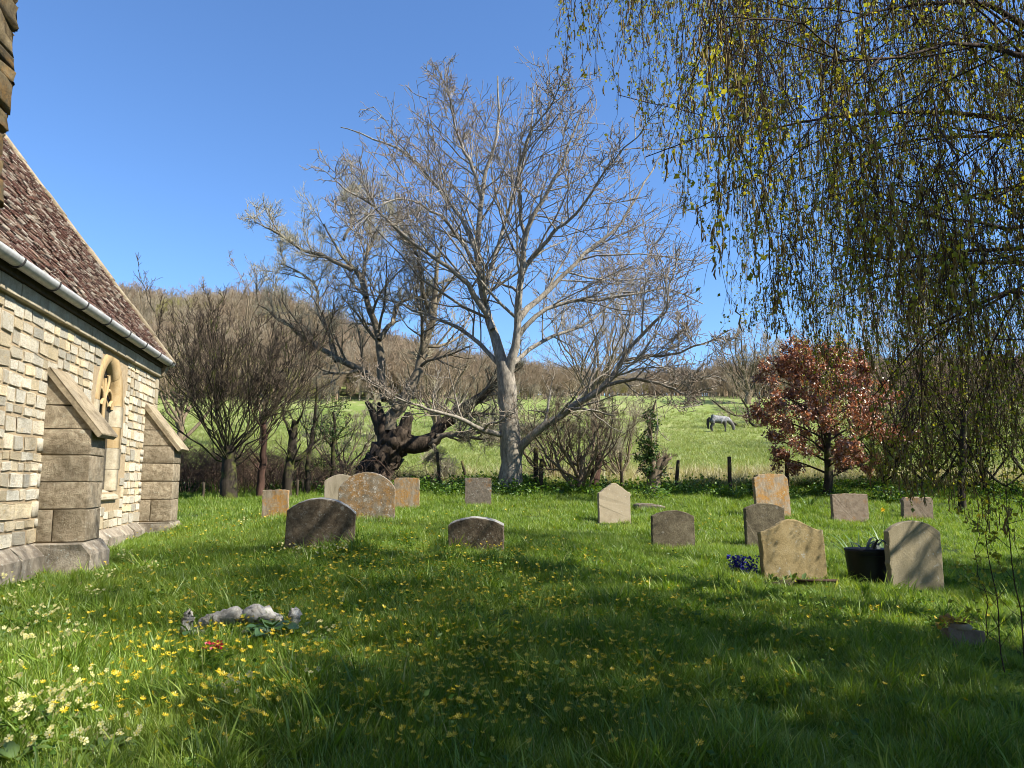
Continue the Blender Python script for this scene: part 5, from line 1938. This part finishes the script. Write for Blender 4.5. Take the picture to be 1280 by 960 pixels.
CPt = np.stack([q, q + np.c_[rng.normal(size=(NC, 2)) * .004, -cl * .5], q + np.c_[rng.normal(size=(NC, 2)) * .006, -cl]], 1)
Geo().tube(CPt, np.tile([[.003, .005, .002]], (NC, 1)), 4).obj('catkins', M['catkin'], bi, kind='stuff')

# sapling shoots low at the right edge
GS = 'young shoots at the lower right'
for (px_, pb_, Y, pt, lab, nlf) in [(1252, 836, 4.6, 600, 'thin dark shoot with yellow-green leaves near the right edge', 110),
                                    (1232, 770, 5.6, 640, 'short pale-leaved shoot behind the memorial block', 90),
                                    (1275, 800, 4.3, 560, 'leafy shoot cut by the right edge', 120)]:
    p = at(px_, pb_, Y)
    r = empty('sapling', (p[0], Y, g1(p[0], Y)))
    tag(r, lab, 'sapling', GS)
    h = at(px_, pt, Y)[2] - r.location.z
    A = branch_obj('stem', np.array([(0, 0, -.05, .004), (.02, .01, h * .35, .0033), (-.03, 0, h * .7, .0025), (.05, 0, h, .0012)]), M['birch_twig'], r, 12, 6, .012)
    Pq, Rq = spawn(A[None, :, :3], A[None, :, 3], 12, t0=.15, ang=50, lr=.3, K=5, up=.15, wob=.15, rr=.6, rmin=.0015)
    Geo().tube(Pq, Rq, 4).obj('twigs', M['birch_twig'], r, kind='stuff')
    e = Pq[:, 2:].reshape(-1, 3)
    kk = rng.integers(0, len(e), nlf)
    V, T = leaf_quads(e[kk], rng.normal(size=(nlf, 3)) + [0, 0, .1], rng.uniform(.02, .042, nlf), .7, .2)
    mobj('leaves', mesh_np('leaves', V, None, T), M['birch_leaf'], r, kind='stuff')


# dark evergreens beyond the right edge whose shade falls over the near lawn
def evergreen(x, y, H, rad, z0, n, lab, seed):
    zg = g1(x, y)
    r = empty('yew_tree', (x, y, zg))
    tag(r, lab, 'tree', 'evergreens beyond the right edge')
    branch_obj('trunk', np.array([(0, 0, -.3, .4), (0, 0, 1, .3), (.1, 0, H * .5, .2), (0, 0, H * .9, .05)]), M['dark_bark'], r, 10, 9, .02)
    NCL = 62
    cc = rng.normal(size=(NCL, 3))
    cc /= np.linalg.norm(cc, axis=1, keepdims=True)
    cc = cc * rng.uniform(.3, .95, (NCL, 1)) * [rad, rad, (H - z0) / 2] + [0, 0, (H + z0) / 2]
    k = rng.integers(0, NCL, n)
    q = cc[k] + rng.normal(size=(n, 3)) * rad * .12
    V, T = leaf_quads(q, rng.normal(size=(n, 3)) + [0, 0, -.2], rng.uniform(.12, .24, n), .5)
    mobj('leaves', mesh_np('leaves', V, None, T), M['yew'], r, kind='stuff')
    PP = np.stack([np.repeat([[0, 0, z0 + .5]], NCL, 0), cc * .6 + [0, 0, z0 * .3], cc], 1)
    Geo().tube(PP, np.tile([[.08, .05, .015]], (NCL, 1)), 5).obj('branches', M['dark_bark'], r, kind='stuff')


evergreen(7.3, .5, 10.8, 2.4, .8, 9500, 'tall dark yew to the right of the camera, outside the picture', 1)
evergreen(8.5, 2.6, 8.8, 1.9, 1.2, 6500, 'lower yew close behind the birch trunk, outside the picture', 7)
evergreen(13.0, 6.4, 9.0, 2.0, 3.0, 7000, 'dark yew beyond the birch trunk, outside the picture', 3)


evergreen(-2.5, -8.5, 11.0, 3.2, 1.2, 8000, 'broad unseen yew added behind the camera to dim the sky fill', 4)  # this yew and the next are added out of view to block sky light
evergreen(3.8, -9.5, 12.0, 3.4, 1.2, 8000, 'tall broad unseen yew added behind the camera at right to dim the sky fill', 5)


# ================================================================= GRASS AND FLOWERS
def tuft(n, h, wd, spread_, bend, K=4):
    V, Q, T = [], [], []
    for i in range(n):
        a, rr_ = rng.uniform(0, 2 * pi), spread_ * math.sqrt(rng.random())
        p = np.array([math.cos(a) * rr_, math.sin(a) * rr_, -.01])
        az = rng.uniform(0, 2 * pi)
        hh = h * rng.uniform(.45, 1.1)
        d = np.array([math.cos(az) * .3, math.sin(az) * .3, 1.])
        s_ = np.array([-math.sin(az), math.cos(az), 0])
        tw_ = rng.uniform(-.8, .8)
        s_ = s_ * math.cos(tw_) + np.array([math.cos(az), math.sin(az), 0]) * math.sin(tw_)
        bd = bend * rng.uniform(.2, 1.6)
        b0 = len(V)
        for k in range(K):
            t = k / (K - 1)
            w_ = wd * (1 - t ** 1.7) * rng.uniform(.9, 1.1)
            if k < K - 1:
                V += [p - s_ * w_ / 2, p + s_ * w_ / 2]
            else:
                V += [p]
            dd = d + np.array([math.cos(az), math.sin(az), -.6]) * bd * t * 1.3
            p = p + dd / np.linalg.norm(dd) * hh / (K - 1)
        for k in range(K - 2):
            a_ = b0 + 2 * k
            Q.append((a_, a_ + 1, a_ + 3, a_ + 2))
        a_ = b0 + 2 * (K - 2)
        T.append((a_, a_ + 1, a_ + 2))
    return mesh_np('tuft', V, Q, T)


def in_church(x, y):
    dx, dy = x - c0[0], y - c0[1]
    lx = dx * NX[0] + dy * NX[1]
    ly = dx * AX[0] + dy * AX[1]
    m = (lx < .12) & (ly < .05)
    m |= (lx < NL + .02) & (ly < nyc + .02)
    for a, b_ in BUT:
        m |= (lx < BPROJ + .1) & (ly > CY(a) - .08) & (ly < CY(b_) + .08)
    return m


def lawn_points(n, y0, y1, half, pw=1.):
    y = y0 + (y1 - y0) * rng.random(n) ** pw
    x = (rng.random(n) * 2 - 1) * (half[0] + half[1] * y)
    ok = ~in_church(x, y)
    return x[ok], y[ok]


tufts_near = [(tuft(20, 1., .036, .28, .55, 5), M['grass']) for _ in range(7)]
tufts_coarse = [(tuft(9, 1., .045, .22, .75, 6), M['grass']) for _ in range(5)]
tufts_far = [(tuft(16, 1., .05, .35, .45, 4), M['grass']) for _ in range(6)]


def grass(name, x, y, base, protos, lab, lean=.14):
    hn = .75 + .3 * vnoise(x, y, 1.3, 21) + .18 * vnoise(x, y, .45, 22)
    s_ = base * np.clip(hn, .4, 1.6) * rng.uniform(.75, 1.25, len(x))
    wscale = s_ * rng.uniform(.85, 1.2, len(x))
    scatter(name, protos, np.c_[x, y, ground(x, y)], np.c_[rng.normal(size=(len(x), 2)) * lean, rng.uniform(0, 6.3, len(x))], np.c_[wscale, wscale, s_], rng.integers(0, len(protos), len(x)), label=lab, cat='grass')


x, y = lawn_points(26000, 1.3, 5.2, (.5, .78), .8)
grass('long_grass', x, y, np.interp(y, [1.3, 3, 5.2], [.14, .17, .17]), tufts_near, 'long green lawn grass in the foreground')
x, y = lawn_points(9000, 1.4, 10.5, (.5, .76), .9)
ok = vnoise(x, y, .9, 71) > -.2
grass('coarse_grass', x[ok], y[ok], np.full(ok.sum(), .25), tufts_coarse, 'long arching coarse grass blades standing above the near lawn', .2)
x, y = lawn_points(42000, 5.0, 11.5, (.6, .75), .75)
grass('lawn_grass', x, y, np.interp(y, [5, 11.5], [.155, .14]), tufts_near, 'green lawn grass around the nearer headstones')
x, y = lawn_points(46000, 11.2, 19.6, (.8, .75), .8)
grass('far_lawn_grass', x, y, np.interp(y, [11, 17, 19.6], [.14, .15, .2]), tufts_far, 'sunlit lawn grass around the farther headstones')
# field edge: rough green and straw
straw = [(tuft(16, 1., .02, .25, .9, 5), M['straw']) for _ in range(4)]
rough = [(tuft(16, 1., .035, .35, .5, 4), M['field_grass']) for _ in range(4)]
n = 9000
y = rng.uniform(19.4, 27, n)
x = rng.uniform(-.75, .8, n) * y
d = vnoise(x, y, 3.2, 31) + np.interp(x / y, [-.5, -.1, .1, .3, .6], [.4, .1, .6, .9, .5]) + np.interp(y, [19, 21, 24, 27], [.1, .4, .2, -.4])
ok = (d > .15) & (rng.random(n) < np.clip(d, 0, 1))
x, y = x[ok], y[ok]
s_ = rng.uniform(.3, .75, len(x))
scatter('straw_grass', straw, np.c_[x, y, ground(x, y)], np.c_[rng.normal(size=(len(x), 2)) * .25, rng.uniform(0, 6.3, len(x))], np.c_[s_, s_, s_], rng.integers(0, 4, len(x)), label='tall dry straw-coloured grass along the field edge', cat='grass')
n = 70000
y = 19.5 + (85 - 19.5) * rng.random(n) ** 1.6
x = rng.uniform(-.78, .85, n) * y
ok = vnoise(x, y, 6, 41) + rng.normal(size=n) * .5 > -.7
x, y = x[ok], y[ok]
s_ = rng.uniform(.14, .32, len(x)) * np.interp(y, [19, 30, 85], [1.1, 1.0, 1.3])
scatter('field_grass', rough, np.c_[x, y, ground(x, y)], np.c_[rng.normal(size=(len(x), 2)) * .15, rng.uniform(0, 6.3, len(x))], np.c_[s_ * 1.6, s_ * 1.6, s_], rng.integers(0, 4, len(x)), label='pale green rough grass of the sloping field', cat='grass')

# leafy ground cover along the fence bank
def herb_proto(n, h):
    q = np.c_[rng.normal(size=(n, 2)) * .35, np.abs(rng.normal(size=n)) * h]
    V, T = leaf_quads(q, np.c_[rng.normal(size=(n, 2)), rng.uniform(-.2, .7, n)], rng.uniform(.12, .3, n), .65)
    return mesh_np('herb', V, None, T)


herbs = [(herb_proto(45, .35), M['herb']) for _ in range(3)] + [(herb_proto(45, .4), M['dark_leaf']) for _ in range(2)]
n = 5200
y = rng.uniform(16.9, 20.8, n)
x = rng.uniform(-.62, .8, n) * y
d = vnoise(x, y, 2.2, 51) * .8 + np.interp(x / y, [-.6, -.2, -.1, .05, .15, .3, .5], [-.2, .1, .6, .5, .2, .3, .2]) + np.interp(y, [16.9, 18, 19.5, 20.8], [-.7, .1, .3, -.4])
ok = d + rng.normal(size=n) * .2 > .58
x, y = x[ok], y[ok]
s_ = rng.uniform(.15, .4, len(x))
dk = vnoise(x, y, 1.8, 52) > .25
scatter('ground_cover', herbs, np.c_[x, y, ground(x, y)], np.c_[rng.normal(size=(len(x), 2)) * .15, rng.uniform(0, 6.3, len(x))], np.c_[s_, s_, s_], np.where(dk, rng.integers(3, 5, len(x)), rng.integers(0, 3, len(x))), label='leafy green ground cover along the fence bank', cat='ground cover')

x, y = lawn_points(1500, 2.0, 10, (.5, .74), .9)
ok = vnoise(x, y, .8, 81) > .1
x, y = x[ok], y[ok]
s_ = rng.uniform(.07, .15, len(x))
scatter('lawn_weeds', herbs[:3], np.c_[x, y, ground(x, y) + .02], np.c_[rng.normal(size=(len(x), 2)) * .15, rng.uniform(0, 6.3, len(x))], np.c_[s_, s_, s_], rng.integers(0, 3, len(x)), label='low broad weed leaves among the lawn grass', cat='weeds')
# --- celandines
def celandine_mesh():
    bm = bmesh.new()
    np_ = 8
    for k in range(np_):
        a = 2 * pi * k / np_ + random.uniform(-.08, .08)
        l_ = random.uniform(.85, 1.05)
        up_ = random.uniform(.15, .45)
        c_, s_ = math.cos(a), math.sin(a)
        pts = [(.12, 0, 0), (.6, .17, up_ * .5), (1., 0, up_), (.6, -.17, up_ * .5)]
        vs = [bm.verts.new((l_ * (x_ * c_ - y_ * s_), l_ * (x_ * s_ + y_ * c_), z_ + .0)) for x_, y_, z_ in pts]
        f = bm.faces.new(vs)
    r_ = [bm.verts.new((.16 * math.cos(2 * pi * k / 6), .16 * math.sin(2 * pi * k / 6), .08)) for k in range(6)]
    bm.faces.new(r_)
    st = [bm.verts.new(v) for v in ((-.05, 0, 0), (.05, 0, 0), (.03, .1, -5), (-.06, .1, -5))]
    f = bm.faces.new(st)
    f.material_index = 1
    st = [bm.verts.new(v) for v in ((0, -.05, 0), (0, .05, 0), (.02, .14, -5), (.02, .04, -5))]
    f = bm.faces.new(st)
    f.material_index = 1
    me = bpy.data.meshes.new('celandine')
    bm.to_mesh(me)
    bm.free()
    me.materials.append(M['celandine'])
    me.materials.append(M['herb'])
    return me


cel = [celandine_mesh() for _ in range(5)]


def cel_density(x, y):
    px, py, f = proj(np.stack([x, y, ground(x, y)], -1))
    d = np.zeros_like(px)
    for cx, cy, rx, ry, a in ((450, 760, 260, 60, 1.), (620, 845, 240, 55, 1.4), (200, 835, 110, 30, .9), (330, 870, 160, 40, .8), (560, 905, 240, 50, 1.2), (250, 665, 90, 18, .9), (520, 700, 110, 25, 1.),
                              (760, 770, 150, 28, .5), (1010, 795, 160, 22, .6), (900, 660, 60, 12, .5), (820, 900, 250, 50, .35), (440, 930, 260, 40, 1.), (190, 900, 90, 50, .5), (640, 720, 90, 30, .9), (710, 640, 70, 10, .4)):
        d += a * np.exp(-((px - cx) / rx) ** 2 - ((py - cy) / ry) ** 2)
    return d


n = 34000
x, y = lawn_points(n, 2.3, 15, (.4, .72), .9)
d = cel_density(x, y) * (.55 + .6 * vnoise(x, y, .55, 61))
# flowers per square metre fall evenly over the lawn, so thin the dense sampling
ok = rng.random(len(x)) < np.clip(d, 0, 1) * np.interp(y, [2.3, 5, 9, 15], [1., .8, .42, .25])
x, y = x[ok], y[ok]
o_ = np.argsort(y)
x, y = x[o_], y[o_]
NI = 280
GC = 'celandines starring the near lawn'
zz = ground(x, y)
hgt = .115 + .06 * rng.random(len(x))
for i in range(min(NI, len(x))):
    s_ = rng.uniform(.012, .019)
    o = mobj('celandine', cel[i % 5], None, loc=(x[i], y[i], zz[i] + hgt[i]), rot=(rng.normal() * .35 - .12, rng.normal() * .35 + .15, rng.uniform(0, 6.3)), scale=(s_, s_, s_ * 1.3))
    qx, qy, qf = proj(np.array([x[i], y[i], zz[i]]))
    where = ('near the primroses at lower left' if qx < 230 else 'in the grass before the stone kerb' if qx < 420 else 'in the middle of the near lawn' if qx < 760 else 'in the shaded near lawn at right')
    tag(o, 'yellow star-shaped celandine ' + where, 'flower', GC)
x, y, zz, hgt = x[NI:], y[NI:], zz[NI:], hgt[NI:]
s_ = rng.uniform(.012, .019, len(x)) * np.interp(y, [4, 14], [1, 1.25])
scatter('celandine_carpet', [(m, None) for m in cel], np.c_[x, y, zz + hgt], np.c_[rng.normal(size=(len(x), 2)) * .35, rng.uniform(0, 6.3, len(x))], np.c_[s_, s_, s_ * 1.3], rng.integers(0, 5, len(x)), label='scatter of small yellow celandines over the farther lawn', cat='flowers')

# --- primroses: clumps with leaves and flowers
def prim_flower():
    V, T, Q = [], [], []
    bm = bmesh.new()
    for k in range(5):
        a = 2 * pi * k / 5
        c_, s_ = math.cos(a), math.sin(a)
        pts = [(.08, 0, 0), (.62, -.34, .1), (.98, -.2, .14), (.86, 0, .12), (.98, .2, .14), (.62, .34, .1)]
        bm.faces.new([bm.verts.new((x_ * c_ - y_ * s_, x_ * s_ + y_ * c_, z_)) for x_, y_, z_ in pts])
    f = bm.faces.new([bm.verts.new((.2 * math.cos(2 * pi * k / 6), .2 * math.sin(2 * pi * k / 6), .06)) for k in range(6)])
    f.material_index = 1
    me = bpy.data.meshes.new('flower')
    bm.to_mesh(me)
    bm.free()
    me.materials.append(M['primrose'])
    me.materials.append(M['celandine'])
    return me


pf = prim_flower()
pleaf = broad_leaf(.1, .04)
pleaf.materials.append(M['primrose_leaf'])
GP = 'primrose clumps in the grass near the church'
prims = [(75, 895, 17), (30, 900, 12), (20, 935, 10), (130, 930, 7), (100, 955, 8), (45, 815, 14), (15, 800, 12), (70, 830, 12), (20, 850, 10), (90, 800, 10), (10, 760, 12), (35, 745, 12), (110, 745, 9), (95, 870, 9),
         (60, 775, 10), (135, 725, 9), (185, 715, 9), (400, 800, 6), (375, 692, 9), (400, 694, 9), (350, 690, 7), (425, 693, 6), (290, 880, 5), (370, 870, 6), (160, 700, 8), (15, 730, 8), (5, 880, 9), (300, 655, 6)]
for i, (px_, py_, nf) in enumerate(prims):
    # walk along the sight line to the ground
    Y = 2.3
    while Y < 14 and at(px_, py_, Y)[2] - g1(at(px_, py_, Y)[0], Y) > .08: Y += .05
    p = at(px_, py_, Y)
    if in_church(np.array([p[0]]), np.array([Y]))[0]: continue
    r = empty('primrose', (p[0], Y, g1(p[0], Y)))
    if py_ > 880 and px_ < 140: lab = {75: 'fullest pale yellow primrose clump at the lower left', 30: 'primrose clump left of the fullest one at lower left', 20: 'primrose clump in the bottom left corner',
                                       130: 'sparse primrose clump right of the fullest one at lower left', 100: 'primrose clump cut by the bottom edge', 5: 'primrose clump cut by the left edge'}.get(px_, 'primrose clump at lower left')
    elif px_ < 100 and py_ > 790: lab = 'pale primrose clump in the dense bank at the left edge'
    elif px_ < 200: lab = 'pale primrose clump strung along the foot of the church wall'
    elif py_ < 700: lab = 'small primrose clump at the foot of the dark leaning headstone' if px_ > 340 else 'tiny primrose clump between church and leaning headstone'
    else: lab = {400: 'small primrose clump right of the stone kerb', 290: 'small primrose clump left of two before the stone kerb', 370: 'small primrose clump right of two before the stone kerb'}[px_]
    tag(r, lab, 'primrose', GP)
    for k in range(11):
        a = 1.05 * k + rng.normal() * .2
        s_ = rng.uniform(.7, 1.1)
        mobj('leaf', pleaf, None, r, loc=(math.cos(a) * .02, math.sin(a) * .02, .04), rot=(0, -.15 + rng.normal() * .15, a), scale=(s_, s_, s_))
    for k in range(int(nf * 1.9)):
        a, rr_ = rng.uniform(0, 6.3), rng.uniform(.01, .13)
        hz_ = rng.uniform(.09, .19)
        s_ = rng.uniform(.011, .0165)
        az = rng.uniform(-1.2, 1.2)
        mobj('flower', pf, None, r, loc=(math.cos(a) * rr_, math.sin(a) * rr_, hz_), rot=(.7 + rng.normal() * .35, rng.normal() * .4, az), scale=(s_, s_, s_))
